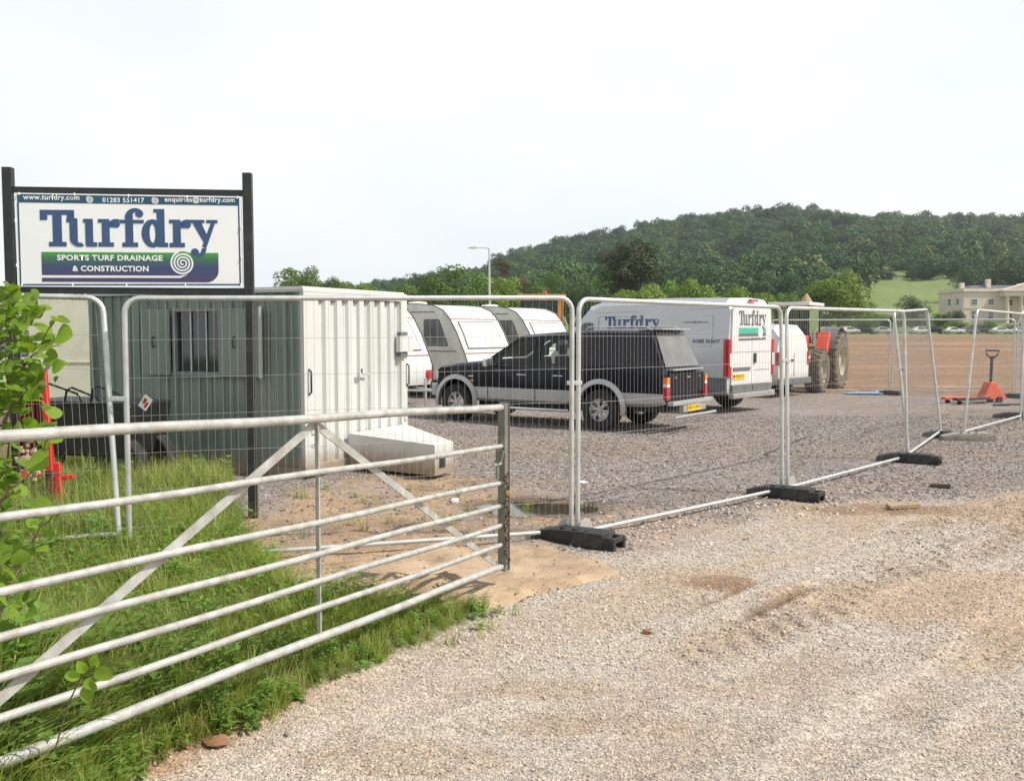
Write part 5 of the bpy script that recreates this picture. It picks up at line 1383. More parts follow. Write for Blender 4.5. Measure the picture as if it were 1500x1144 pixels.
MB().tube([(.04, 0, .5), (.02, 0, 1.16)], .035, 8).build('handle_pole', M['plastic'], pt, smooth=50)
MB().tube([(.02, .05, 1.12), (.02, .17, 1.20), (.02, .20, 1.30), (.02, -.20, 1.30), (.02, -.17, 1.20), (.02, -.05, 1.12)], .020, 8).build('loop_handle', M['plastic'], pt, smooth=50)
# boards and blue sheeting in the yard
for (px, py, L_, a, lb, nm, m_) in [(1480, 594, 1.1, R(20), 'dark warped plank lying beside the pallet truck', 'plank', M['plastic']), (1322, 744, .34, R(10), 'pale broken slab in the brown mud patch', 'slab', M['timber']), (1378, 714, .22, R(-30), 'dark stick of wood lying on the track', 'wood_offcut', M['bark'])]:
    g_ = G(px, py); mb = MB(); mb.add([(-L_/2, -.06, 0), (L_/2, -.05, 0), (L_/2*.8, .07, 0), (-L_/2*.9, .06, 0), (-L_/2, -.06, .035), (L_/2, -.05, .05), (L_/2*.8, .07, .03), (-L_/2*.9, .06, .04)], [(3,2,1,0), (4,5,6,7), (0,1,5,4), (1,2,6,5), (2,3,7,6), (3,0,4,7)])
    o = mb.build(nm, m_, None, bevel=.008); o.location = (g_.x, g_.y, gz(g_.x, g_.y) + .005); o.rotation_euler = (0, 0, a); tag(o, lb, nm.replace('_', ' '))
bx = G(1280, 577)
mb = MB(); nbx, nby = 16, 5
for i in range(nbx + 1):
    for j in range(nby + 1):
        u, v = i / nbx, j / nby
        mb.v.append((bx.x - .8 + 1.7 * u, bx.y - .25 + .5 * v + .06 * math.sin(u * 9), .02 + .09 * random.random() * math.sin(PI * u) * math.sin(PI * v * .9 + .1)))
for i in range(nbx):
    for j in range(nby):
        a = i * (nby + 1) + j; mb.f.append((a, a + nby + 1, a + nby + 2, a + 1)); mb.m.append(0)
tag(mb.build('plastic_sheet', M['bluerope'], None, smooth=60), 'crumpled blue plastic sheeting at the foot of the far fence', 'plastic sheet')

# ------------------------------------------------------------------ black covered hopper and red implement at the left
hb = Vector((-4.95, 11.15, 0))
hp = thing('spreader', 'black covered hopper machine with bent tube hoops and a white tag, left of the container', 'hopper', tuple(hb), R(-14))
mb = MB(); hx = [(-.62, .42), (.70, .42), (.86, 1.0), (-.78, .98), (-.90, .70)]
mb.prism([(-.80, .38), (.72, .38), (.84, .98), (-.60, 1.0), (-.88, .66)], (0, -.4, 0), (1, 0, 0), (0, 0, 1), (0, 1, 0), .8)
mb.build('hopper_body', mat('black_tarpaulin', (.016, .017, .018), .5, bump=.5, bscale=14), hp, bevel=.03)
for x0, x1, h in ((-.62, -.30, 1.20), (-.30, .25, 1.17), (.0, .50, 1.13), (.34, .86, 1.15)):
    MB().tube([(x0, -.42, .95), (x0 + .05, -.43, h), (x0 + .12, -.43, h + .03), (x1 - .06, -.43, h - .08), (x1, -.42, .95)], .013, 7).build('tube_hoop', M['black'], hp, smooth=50)
MB().tube([(-.62, -.44, 1.0), (.90, -.44, .99), (.88, -.44, .80)], .012, 7).build('rim_bar', M['black'], hp, smooth=50)
for x in (-.92, .62):
    for s in (-.28, .28): wheel(hp, (x, s, .30), .30, .18, .15, M['tyre'], M['gplastic'], -1 if s < 0 else 1, spokes=0)
tv = at(213, 590, 10.45); tgo = thing('paper_tag', 'white printed tag hanging from the corner of the black hopper', 'tag', tuple(tv), R(-10))
Rm = Matrix.Rotation(R(35), 4, 'Y')
MB().box((-.055, -.002, -.075), (.055, .001, .075), 0, Rm).build('card', M['paper'], tgo)
MB().box((-.035, -.0035, -.02), (.0, -.0022, .045), 0, Rm).box((.008, -.0035, -.05), (.035, -.0022, .02), 0, Rm).build('printed_marks', M['red'], tgo)
MB().tube([(-.03, 0, .06), (-.09, .02, .10)], .002, 4).build('string', M['wire'], tgo)

ri = thing('red_implement', 'maroon ribbed steel ramp panel with bright red edge standing in the grass', 'steel panel', (-4.72, 8.9, 0), R(4))
def rp_(px, py): v = at(px, py, 8.9); return (v.x + 4.72, v.z)
pl = [rp_(28, 535), rp_(60, 545), rp_(72, 688), rp_(25, 682)]
MB().prism(pl, (0, 0, 0), (1, 0, 0), (0, 0, 1), (0, 1, 0), .03).build('ribbed_sheet', M['maroon'], ri)
for k in range(6):
    t = (k + .5) / 6
    a = (pl[0][0] * (1-t) + pl[1][0] * t, pl[0][1] * (1-t) + pl[1][1] * t); b = (pl[3][0] * (1-t) + pl[2][0] * t, pl[3][1] * (1-t) + pl[2][1] * t)
    MB().bar((a[0], -.015, a[1] - .01), (b[0], -.015, b[1] + .01), .022, .028, up=(0, 1, 0)).build('rib', M['maroon'], ri, bevel=.004)
a, b = rp_(63, 540), rp_(74, 690)
MB().bar((a[0], -.02, a[1]), (b[0], -.02, b[1]), .05, .07, up=(0, 1, 0)).build('edge_beam', M['tred'], ri, bevel=.005)
a, b = rp_(28, 696), rp_(62, 692)
MB().bar((a[0], -.05, a[1]), (b[0], -.05, b[1]), .05, .045, up=(0, 1, 0)).build('lower_beam', M['tred'], ri, bevel=.005)
a, b = rp_(80, 700), rp_(112, 696); MB().bar((a[0], -.12, a[1]), (b[0], -.12, b[1]), .04, .05, up=(0, 1, 0)).build('foot_arm', M['tred'], ri, bevel=.005)
a, b = rp_(92, 675), rp_(97, 745); MB().bar((a[0], -.17, a[1]), (b[0], -.17, b[1]), .05, .05, up=(0, 1, 0)).build('prop_stand', M['tred'], ri, bevel=.005)
a, b = rp_(84, 706), rp_(80, 730); MB().bar((a[0], -.12, a[1]), (b[0], -.12, b[1]), .05, .05, up=(0, 1, 0)).build('prop_stand', M['tred'], ri, bevel=.005)
a, b = rp_(70, 690), rp_(72, 760); MB().bar((a[0], .02, a[1]), (b[0], .02, b[1]), .06, .06, up=(0, 1, 0)).build('leg', M['bark'], ri)
a, b = rp_(27, 682), rp_(27, 770); MB().bar((a[0], .02, a[1]), (b[0], .02, b[1]), .05, .05, up=(0, 1, 0)).build('leg', M['bark'], ri)
for i, (z, w) in enumerate(((.25, .2), (.46, .2), (.66, .18), (.84, .16), (1.0, .14))):
    g_ = at(2, 484, 10.6)
    mb = MB(); mb.box((-1.4, -.12, -.08), (.12 + .06 * (i % 2), .12, .08)); o = mb.build('timber_baulk', M['timber'], None, bevel=.015)
    o.location = (g_.x, 10.6, z); o.rotation_euler = (0, 0, R(3 + i)); tag(o, ['lowest', 'second lowest', 'middle', 'second highest', 'topmost'][i] + ' weathered timber baulk of the stack at the left edge', 'timber', 'timber stacked at the left edge')

# ------------------------------------------------------------------ cloth under the gate end
CL = [G(*p) for p in [(478, 878), (486, 850), (560, 822), (640, 806), (735, 806), (800, 805), (880, 823), (905, 838), (880, 848), (800, 866), (735, 886), (690, 897), (610, 912), (540, 905)]]
cx_, cy_ = sum(p.x for p in CL) / len(CL), sum(p.y for p in CL) / len(CL)
mb = MB(); NR, NA = 36, 180
def clothr(t):
    # radius of outline in direction t
    best = None
    d = Vector((math.cos(t), math.sin(t)))
    for i in range(len(CL)):
        a, b = CL[i], CL[(i+1) % len(CL)]; ax, ay, bx_, by_ = a.x - cx_, a.y - cy_, b.x - cx_, b.y - cy_
        ex, ey = bx_ - ax, by_ - ay; den = d.x * ey - d.y * ex
        if abs(den) < 1e-9: continue
        r_ = (ax * ey - ay * ex) / den; s_ = (ax * d.y - ay * d.x) / den
        if r_ > 0 and -1e-6 <= s_ <= 1 + 1e-6: best = max(best or 0, r_)
    return best or 0.5
XY = [(cx_, cy_, 0)]
for i in range(1, NR + 1):
    for j in range(NA):
        t = 2*PI*j/NA; r_ = clothr(t) * (1 + .16 * (float(fbm(np.array([3 + 2.2 * math.cos(t)]), np.array([3 + 2.2 * math.sin(t)]), 240, 4)[0]) - .5)) * i / NR
        XY.append((cx_ + r_ * math.cos(t), cy_ + r_ * math.sin(t), i / NR))
XY = np.array(XY)
fx, fy = XY[:, 0], XY[:, 1]
fold = (1 - np.abs(fbm(fx * 1.0 + fy * .8, fy * 6.0 - fx * 3.0, 200, 3) * 2 - 1)) ** 9 * 0.05 * (.3 + .7 * (fy < cy_)) + (1 - np.abs(fbm(fx * 4, fy * 5, 207, 3) * 2 - 1)) ** 8 * 0.010
crk = fbm(fx * 7, fy * 9, 205, 3) * 0.012
Zc = near_h(fx, fy) + 0.020 * (1 - sstep(.80, 1.0, XY[:, 2])) + fold + crk * 0.8 + 0.03 * np.exp(-((XY[:, 2] - .88) / .07) ** 2) * fbm(fx * 2, fy * 2, 220, 2) * (XY[:, 2] < .995) - 0.012 * (XY[:, 2] > .995)
mb.v = [(a, b, c) for a, b, c in zip(fx, fy, Zc)]
for j in range(NA): mb.f.append((0, 1 + j, 1 + (j+1) % NA)); mb.m.append(0)
for i in range(NR - 1):
    for j in range(NA):
        a = 1 + i * NA + j; b = 1 + i * NA + (j+1) % NA; mb.f.append((a, a + NA, b + NA, b)); mb.m.append(0)
tag(mb.build('ground_cloth', M['fabric'], None, smooth=60, fix=False), 'sandy crumpled geotextile cloth spread on the ground under the gate end', 'cloth')
# grit trodden onto the cloth and coarse rubble along the foot of the fence
sel_ = rng.choice(np.arange(1, len(fx)), 900, p=(XY[1:, 2] ** 3) / (XY[1:, 2] ** 3).sum())
k = len(sel_); q_ = np.stack([fx[sel_] + rng.normal(0, .02, k), fy[sel_] + rng.normal(0, .02, k), Zc[sel_] + .002], -1)
scatter('gravel', q_, np.stack([rng.uniform(-.5, .5, k), rng.uniform(-.5, .5, k), rng.uniform(0, 6.28, k)], -1), .004 + .010 * rng.random(k) ** 2.5, rng.integers(0, 6, k), [stone_mesh(i + 80, SM2) for i in range(6)], 'stuff', 'grit trodden onto the sandy cloth')
k = 1500; t_ = rng.random(k); X = .7 + 3.6 * t_ + rng.normal(0, .35, k); Y = 8.15 + 2.6 * t_ + rng.normal(0, .38, k) + .1
ok = fbm(X * 2, Y * 2, 260, 3) > .42; X, Y = X[ok], Y[ok]; k = len(X); s_ = .007 + .024 * rng.random(k) ** 3
scatter('gravel', np.stack([X, Y, near_h(X, Y) + s_ * .2], -1), np.stack([rng.uniform(-.5, .5, k), rng.uniform(-.5, .5, k), rng.uniform(0, 6.28, k)], -1), s_, rng.integers(0, 6, k), [stone_mesh(i + 90, SM) for i in range(6)], 'stuff', 'coarse pale rubble along the foot of the fence')
g_ = G(585, 903); o = MB().tube([(-.10, -.04, .03), (.0, 0, .04), (.12, .05, .035)], .028, 10).build('pipe_end', M['rubber'], None, smooth=50)
o.location = (g_.x, g_.y, gz(g_.x, g_.y) + .02); tag(o, 'black plastic pipe stub poking out at the cloth edge under the gate', 'pipe')
# clods and stones that can be told apart
def rock(label, px, py, s, m_, cat='stone', fl=.7, seed=1):
    bm = bmesh.new(); bmesh.ops.create_icosphere(bm, subdivisions=3, radius=1); r = random.Random(seed)
    off = r.uniform(0, 50)
    for v in bm.verts:
        n_ = float(fbm(np.array([v.co.x * 1.6 + off]), np.array([v.co.y * 1.6 + v.co.z * 2.1 + off]), seed, 4)[0]); k = .65 + .7 * n_
        v.co = Vector((v.co.x * k * r.uniform(.99, 1.01), v.co.y * k * .85, v.co.z * k * fl))
    me = bpy.data.meshes.new('stone'); bm.to_mesh(me); bm.free(); me.materials.append(m_)
    me.polygons.foreach_set('use_smooth', [True]*len(me.polygons)); me.set_sharp_from_angle(angle=R(32))
    g_ = G(px, py); o = bpy.data.objects.new(cat.replace(' ', '_'), me); C.objects.link(o); o.location = (g_.x, g_.y, gz(g_.x, g_.y) + s * .3); o.scale = (s, s, s); o.rotation_euler = (0, 0, r.uniform(0, 6))
    tag(o, label, cat); return o
rock('rounded red brown sandstone lump at the grass edge below the gate', 281, 1080, .070, M['clod'], seed=3)
rock('low flat brown sandstone slab beside the sandstone lump', 318, 1092, .06, M['clod'], fl=.35, seed=4)
rock('small red brown stone left of the sandstone lump', 238, 1078, .042, M['clod'], fl=.5, seed=5)
rock('small brown clod lying alone on the pale track', 947, 927, .032, M['clod'], 'clod', fl=.5, seed=6)
rock('dark grey stone on the pale chippings near the bottom', 421, 1080, .018, M['concrete'], seed=7)
rock('dark grey stone on the pale chippings in the middle of the track', 1028, 949, .022, M['concrete'], fl=.5, seed=8)
rock('brown dry clod in the grass edge at the bottom left', 188, 1098, .032, M['clod'], 'clod', seed=9)
rock('white lump of rubble at the puddle edge', 666, 734, .05, M['boardwhite'], 'rubble', fl=.6, seed=10)
rock('white torn plastic scrap right of the fence uprights', 853, 708, .06, M['boardwhite'], 'rubble', fl=.3, seed=11)

# ------------------------------------------------------------------ lamp post
lpz = 70.0; lb = at(718, 484, lpz)
lp = thing('lamp_post', 'slender pale lamp post with a short arm rising behind the caravans', 'lamp post', (lb.x, lpz, gz(lb.x, lpz)))
tp = at(716.5, 364, lpz)
MB().tube([(0, 0, 0), (tp.x - lb.x, 0, tp.z - lp.location.z)], [.10, .06], 8).build('pole', M['galv'], lp, smooth=50)
MB().tube([(tp.x - lb.x, 0, tp.z - lp.location.z), (tp.x - lb.x - 1.0, 0, tp.z - lp.location.z + .06)], .035, 6).build('arm', M['galv'], lp)
MB().box((tp.x - lb.x - 1.5, -.12, tp.z - lp.location.z - .02), (tp.x - lb.x - .9, .12, tp.z - lp.location.z + .10)).build('lantern', M['galv'], lp, bevel=.03)

# ------------------------------------------------------------------ leaf and grass shapes
def blade(v, f, x, y, h, w, lean, ang, seg=4, z0=0.0):
    b = len(v); ca_, sa_ = math.cos(ang), math.sin(ang)
    for i in range(seg + 1):
        t = i / seg; ww = w * (1 - t ** 1.6) / 2; d = lean * t ** 1.9; z = z0 + h * (t - .18 * lean / max(h, .01) * t ** 3)
        px_, py_ = x + ca_ * d, y + sa_ * d
        if i < seg: v += [(px_ - sa_ * ww, py_ + ca_ * ww, z), (px_ + sa_ * ww, py_ - ca_ * ww, z)]
        else: v.append((px_, py_, z))
    for i in range(seg - 1): f.append((b + 2*i, b + 2*i + 1, b + 2*i + 3, b + 2*i + 2))
    f.append((b + 2*seg - 2, b + 2*seg - 1, b + 2*seg))
def tuft(seed, n_, spread, hmin, hmax, wmax, m_, lean=.6, broad=False, stalk=0):
    r = random.Random(seed); v, f = [], []
    for _ in range(n_):
        a = r.uniform(0, 6.28); d = spread * math.sqrt(r.random()); h = r.uniform(hmin, hmax)
        blade(v, f, d * math.cos(a), d * math.sin(a), h, r.uniform(.5, 1) * wmax, r.uniform(.1, 1) * lean * h, r.uniform(0, 6.28))
    me = bpy.data.meshes.new('tuft'); me.from_pydata(v, [], f); me.materials.append(m_)
    return me
def weed(seed, m_, H=.3, n_=9, s=.05):
    """upright stem with pairs of pointed leaves"""
    r = random.Random(seed); v, f = [], []
    for st_ in range(3):
        bx_, by_ = r.uniform(-.05, .05), r.uniform(-.05, .05); hh = H * r.uniform(.6, 1); la = r.uniform(0, 6.28); ln = r.uniform(.02, .1)
        blade(v, f, bx_, by_, hh, .007, ln, la, 3)
        for k in range(n_):
            t = .2 + .8 * k / n_; z = hh * t; a = k * 1.9 + r.uniform(-.3, .3); L = s * r.uniform(.7, 1.25) * (1.25 - .5 * t); w = L * .5
            ox, oy = bx_ + math.cos(la) * ln * t ** 2, by_ + math.sin(la) * ln * t ** 2
            c_, s_ = math.cos(a), math.sin(a); b = len(v); dz = r.uniform(-.25, .35) * L
            v += [(ox, oy, z), (ox + c_ * L * .45 - s_ * w / 2, oy + s_ * L * .45 + c_ * w / 2, z + dz * .6 + .003), (ox + c_ * L, oy + s_ * L, z + dz), (ox + c_ * L * .45 + s_ * w / 2, oy + s_ * L * .45 - c_ * w / 2, z + dz * .6 + .003), (ox + c_ * L * .5, oy + s_ * L * .5, z + dz * .6 - .004)]
            f += [(b, b+1, b+4), (b+1, b+2, b+4), (b+2, b+3, b+4), (b+3, b, b+4)]
    me = bpy.data.meshes.new('weed'); me.from_pydata(v, [], f); me.materials.append(m_)
    return me
GR1 = leafmat('grass_blades', (.215, .255, .062), .55, .4, hue=(.225, .27, .068))
GR2 = leafmat('dry_grass', (.42, .38, .17), .3, .3)
WD = leafmat('weed_leaves', (.13, .225, .045), .5, .4, hue=(.15, .25, .05))
protos = [tuft(1, 22, .09, .14, .34, .011, GR1, .9), tuft(2, 22, .09, .18, .42, .012, GR1, 1.1), tuft(3, 18, .07, .24, .52, .010, GR1, .6), tuft(4, 12, .06, .2, .46, .007, GR2, .8), weed(5, WD, .26, 8, .085), weed(6, WD, .40, 12, .085), weed(7, WD, .18, 5, .11), tuft(8, 16, .05, .06, .15, .008, GR1, .9)]
def grass_points(n_, y0, y1, acc):
    Y = np.sqrt(rng.uniform(y0 * y0, y1 * y1, n_)); X = rng.uniform(-.80, .05, n_) * (Y + .5)
    ok = acc(X, Y); return X[ok], Y[ok]
def tall(X, Y): return np.clip(.5 + .8 * fbm(X * .8, Y * .8, 301, 3) , .5, 1.3)
def put_grass(name, n_, y0, y1, acc, sc_lo, sc_hi, wts, label):
    X, Y = grass_points(n_, y0, y1, acc); k = len(X)
    ed_ = edge_x(VERGE, Y) - X
    s = rng.uniform(sc_lo, sc_hi, k) * tall(X, Y)
    near_edge = np.where(Y < 6.2, np.clip(.32 + ed_ * np.interp(Y, [4, 6], [1.2, .6]), .42, 1), 1)
    s = s * near_edge
    Z = near_h(X, Y) - .01
    idx = rng.choice(8, k, p=np.array(wts) / sum(wts))
    rot = np.stack([rng.uniform(-.2, .2, k), rng.uniform(-.2, .2, k), rng.uniform(0, 6.28, k)], -1)
    scatter(name, np.stack([X, Y, Z], -1), rot, np.stack([s * 1.1, s * 1.1, s], -1), idx, protos, 'stuff', label)
notcloth = lambda X, Y: ~((X > -1.35) & (Y > 5.98 + .25 * (X + 1.0)) & (Y < 8))
gok = lambda X, Y: (verge_w(X, Y) > .45 - .25 * rng.random(len(X)))
put_grass('grass', 11000, 1.9, 4.6, lambda X, Y: gok(X, Y) & (rng.random(len(X)) < .35 + 1.3 * fbm(X * 2.2, Y * 2.2, 333, 3)), .9, 1.45, [3, 4, 2.5, 3.4, 2.2, 2.0, 2.0, 1], 'lush verge grass and weeds under the near half of the gate')
put_grass('grass', 11000, 4.6, 7.6, lambda X, Y: gok(X, Y) & notcloth(X, Y), .6, 1.1, [3, 4, 3, 3.2, 1.8, 1.6, .6, .5], 'verge grass under the far half of the gate')
put_grass('grass', 13000, 7.6, 13.5, lambda X, Y: gok(X, Y) & ((X < -2.75 - (Y - 9) * .25) | (Y < 9.2)) & ~((Y > 11.3 + (-2.5 - X) * .5) & (X > -6)), .55, 1.05, [3, 4, 4, 4.0, .6, .5, .2, .8], 'long grass between the fence and the container')
# sparse tufts on the earth and the track edge
X = rng.uniform(-3.0, .4, 900); Y = rng.uniform(4.2, 11, 900)
ok = ((soil_w(X, Y) > .4) & (rng.random(900) < .28) & ~((X > -1.4) & (Y > 6.2) & (Y < 8))) | ((Y < 6.2) & (np.abs(X - edge_x(VERGE, Y) - .1) < .14))
X, Y = X[ok], Y[ok]; k = len(X)
scatter('grass', np.stack([X, Y, near_h(X, Y)], -1), np.stack([X*0, X*0, rng.uniform(0, 6, k)], -1), rng.uniform(.25, .5, k), rng.choice([0, 3, 7, 6], k), protos, 'stuff', 'thin tufts on the bare earth near the cloth')
# cow parsley like creamy flower head near the sapling is a plant of its own
fh = at(45, 672, 5.2)
fp_ = thing('flowering_weed', 'single cream flower head on a thin stem in front of the maroon panel', 'flower', (fh.x, 5.2, .05))
MB().tube([(0, 0, 0), (.01, 0, fh.z - .15), (0, 0, fh.z - .04)], .004, 5).build('stem', M['twig'], fp_)
mb = MB()
for _ in range(70):
    p = Vector((random.gauss(0, .030), random.gauss(0, .02), random.gauss(0, .045))) + Vector((0, 0, fh.z - .06)); s_ = random.uniform(.005, .009)
    mb.box(p - Vector((s_,)*3), p + Vector((s_,)*3))
mb.build('flower_head', mat('cream_florets', (.50, .42, .26), .9), fp_)

# ------------------------------------------------------------------ sapling with round leaves at the left edge
LF = leafmat('hazel_leaf', (.145, .235, .028), .50, .45, inst=True, hue=(.20, .29, .04))
def leaf_mesh(seed, long_=1.0):
    r = random.Random(seed); v = []; N = 12
    # round-oval leaf: along +x, unit length, folded a little along the midrib
    out_ = []
    for k in range(N + 1):
        t = k / N; w = .50 * math.sin(PI * min(1, t ** .85)) ** .58 if 0 < t < 1 else 0
        out_.append((t, w))
    for t, w in out_: v.append((t * long_, 0, -.10 * (t - .5) ** 2 * 3))
    for t, w in out_[1:-1]: v.append((t * long_, w, .09 * w / .46 - .10 * (t - .5) ** 2 * 3 + r.uniform(-.012, .012)))
    for t, w in out_[1:-1]: v.append((t * long_, -w, .09 * w / .46 - .10 * (t - .5) ** 2 * 3 + r.uniform(-.012, .012)))
    f = []
    for s_, off in ((1, N), (-1, N + N - 1)):
        ids = lambda k: off + k
        for k in range(1, N - 1): f.append((k, k + 1, off + k + 1, off + k) if s_ > 0 else (k, off + k, off + k + 1, k + 1))
        f.append((0, 1, off + 1) if s_ > 0 else (0, off + 1, 1)); f.append((N - 1, N, off + N - 1) if s_ > 0 else (N - 1, off + N - 1, N))
    me = bpy.data.meshes.new('leaf'); me.from_pydata(v, [], f); me.materials.append(LF)
    me.polygons.foreach_set('use_smooth', [True] * len(f)); return me
leafs = [leaf_mesh(i) for i in range(4)]
sap = thing('sapling', 'young hazel sapling with round bright green leaves at the left edge', 'sapling', (-2.1, 3.9, 0))
so4 = Vector((-2.1, 3.9, 0))
def put_leaf(p, d, up, s):
    d = Vector(d).normalized(); up = Vector(up); y = up.cross(d)
    if y.length < .05: y = Vector((0, 1, 0)).cross(d)
    y.normalize(); z = d.cross(y)
    o = bpy.data.objects.new('leaf', random.choice(leafs)); C.objects.link(o); o.parent = sap
    Mx = Matrix((d, y, z)).transposed().to_4x4(); Mx.translation = Vector(p) - so4
    o.matrix_local = Mx @ Matrix.Diagonal((s, s * random.uniform(.95, 1.25), s, 1))
r = random.Random(11)
stems = [([(-60, 1100), (-20, 900), (5, 760), (15, 620), (8, 520), (10, 430)], 3.9), ([(10, 640), (60, 640), (68, 620)], 3.95), ([(-40, 1000), (20, 850), (60, 770), (90, 750)], 3.7), ([(-30, 800), (10, 720), (50, 690), (80, 620)], 3.8),
         ([(12, 560), (50, 520), (95, 490)], 3.95), ([(-40, 560), (0, 500), (35, 470), (50, 450)], 4.0), ([(5, 620), (40, 560), (85, 530)], 3.85), ([(-60, 950), (0, 900), (30, 840)], 3.5), ([(-30, 520), (10, 500), (60, 500), (80, 470)], 3.9), ([(-20, 600), (20, 590), (60, 560)], 3.9), ([(-40, 480), (0, 450), (25, 425)], 4.0)]
nleaf = 0
for pts_, Z_ in stems:
    P = [at(px, py, Z_ + .04 * i * (-1) ** i) for i, (px, py) in enumerate(pts_)]
    # smooth
    Q = []
    for i in range(len(P) - 1):
        for k in range(5): Q.append(P[i].lerp(P[i+1], k / 5) + Vector((0, 0, .006 * math.sin(k * 2 + i))))
    Q.append(P[-1]); n_ = len(Q)
    MB().tube(Q, [max(.0022, .008 * (1 - i / n_)) for i in range(n_)], 6).build('twig', M['twig'], sap, tuple(so4), smooth=60)
    for i in range(2, n_):
        if nleaf > 290: break
        for _ in range(r.choice([1, 2, 2])):
            d = Vector((r.uniform(-1, 1), r.uniform(-.8, .5), r.uniform(-.4, .8))); 
            p_ = Q[i] + d * r.uniform(.005, .05)
            put_leaf(p_, d, (r.uniform(-.6, .6), -.6 + r.uniform(-.7, .7), .8), r.uniform(.035, .066)); nleaf += 1
# the many smaller leaves deeper in the sapling, joined
mb = MB(); lv = [v.co.copy() for v in leafs[0].vertices]; lfc = [tuple(p_.vertices) for p_ in leafs[0].polygons]
for _ in range(420):
    t_ = r.random(); px = r.gauss(18, 26) if t_ < .6 else r.gauss(5, 26); py = r.uniform(425, 690) if t_ < .6 else r.uniform(680, 1060)
    if px > 95 - max(0, (py - 560)) * .12 or (600 < py < 720 and px > 22): continue
    P_ = at(px, py, r.uniform(3.65, 4.15)); d = Vector((r.uniform(-1, 1), r.uniform(-.8, .5), r.uniform(-.6, .6))).normalized()
    up = Vector((r.uniform(-.7, .7), -.6 + r.uniform(-.7, .7), .8)); y = up.cross(d).normalized(); z = d.cross(y); s_ = r.uniform(.028, .055)
    Mx = Matrix((d, y, z)).transposed().to_4x4(); Mx.translation = P_; Mx = Mx @ Matrix.Diagonal((s_, s_ * 1.1, s_, 1))
    mb.add([Mx @ v for v in lv], lfc)
mb.build('foliage', leafmat('hazel_leaf_inner', (.13, .21, .025), .5, .4, inst=False), sap, tuple(so4), fix=False)['kind'] = 'stuff'
# a few named big leaves seen against the panel and the rail
for px, py, s_, Z_ in [(95, 492, .075, 3.8), (54, 462, .07, 3.8), (58, 672, .085, 3.5), (86, 540, .06, 3.8), (20, 430, .08, 3.8), (62, 742, .08, 3.4), (46, 570, .07, 3.8), (75, 524, .065, 3.8)]:
    put_leaf(at(px, py, Z_) - Vector((s_ * .5, 0, 0)), (1, -.2, r.uniform(-.3, .3)), (.2, -.9, .5), s_)
# bramble spray that lies over the lower rail
br = thing('bramble', 'small bramble spray with oval green leaves hooked over the lower gate rails', 'bramble', (at(120, 1000, 3.45).x, 3.45, 0))
b0 = Vector(br.location)
Q = [at(80, 1100, 3.3), at(100, 1030, 3.25), at(122, 985, 3.21), at(140, 975, 3.20)]
MB().tube(Q, .003, 6).build('stem', M['twig'], br, tuple(b0))
for px, py, dx, dz, s_ in [(118, 990, -1, .1, .062), (126, 985, -.4, .8, .06), (138, 978, .2, 1, .062), (138, 982, 1, -.25, .085), (124, 995, .5, -.3, .06), (126, 1003, .2, -1, .075), (130, 1000, .8, -.6, .045)]:
    o = bpy.data.objects.new('leaf', leafs[0]); C.objects.link(o); o.parent = br
    d = Vector((dx, -.2, dz)).normalized(); up = Vector((.1, -.9, .5)); y = up.cross(d).normalized(); z = d.cross(y)
    Mx = Matrix((d, y, z)).transposed().to_4x4(); Mx.translation = at(px, py, 3.2) - b0; s_ *= .85; o.matrix_local = Mx @ Matrix.Diagonal((s_, s_ * .72, s_, 1))

# ------------------------------------------------------------------ trees
def crown_mesh(name, seed, m_, n_leaf, leaf, lobes, shape=(1, 1, .85), lobe_r=(.28, .45), flat_bottom=.25, gap=0.0):
    """leaf-sized faces on the shells of many lobes filling a unit-radius crown standing on z=0..~1.7"""
    r = np.random.default_rng(seed); L = []
    for _ in range(lobes):
        d = r.normal(size=3); d /= np.linalg.norm(d); rr = r.uniform(.35, .85)
        c = d * rr * np.array(shape); c[2] = max(c[2], -flat_bottom * shape[2] - .1)
        L.append((c, r.uniform(*lobe_r)))
    L.append((np.zeros(3), .55 * min(shape)))
    w = np.array([q[1] ** 2 for q in L]); w /= w.sum(); pick = r.choice(len(L), n_leaf, p=w)
    cen = np.array([q[0] for q in L])[pick]; rad = np.array([q[1] for q in L])[pick]
    d = r.normal(size=(n_leaf, 3)); d[:, 2] = np.where(r.random(n_leaf) < .7, np.abs(d[:, 2]), d[:, 2]); d /= np.linalg.norm(d, axis=1)[:, None]
    P = cen + d * (rad * r.uniform(.75, 1.12, n_leaf))[:, None]
    nrm = d + r.normal(size=(n_leaf, 3)) * .38; nrm /= np.linalg.norm(nrm, axis=1)[:, None]
    t = np.cross(nrm, r.normal(size=(n_leaf, 3))); t /= np.linalg.norm(t, axis=1)[:, None]; b = np.cross(nrm, t)
    s = leaf * r.uniform(.6, 1.35, n_leaf)[:, None]
    V = np.stack([P - t * s, P - b * s * .7, P + t * s, P + b * s * .7], 1).reshape(-1, 3)
    V[:, 2] += shape[2] * .9
    me = bpy.data.meshes.new(name); me.vertices.add(len(V)); me.vertices.foreach_set('co', V.astype(np.float32).ravel())
    me.loops.add(n_leaf * 4); me.loops.foreach_set('vertex_index', np.arange(n_leaf * 4, dtype=np.int32))
    me.polygons.add(n_leaf); me.polygons.foreach_set('loop_start', np.arange(n_leaf, dtype=np.int32) * 4); me.polygons.foreach_set('loop_total', np.full(n_leaf, 4, np.int32))
    me.update(calc_edges=True); me.materials.append(m_); return me
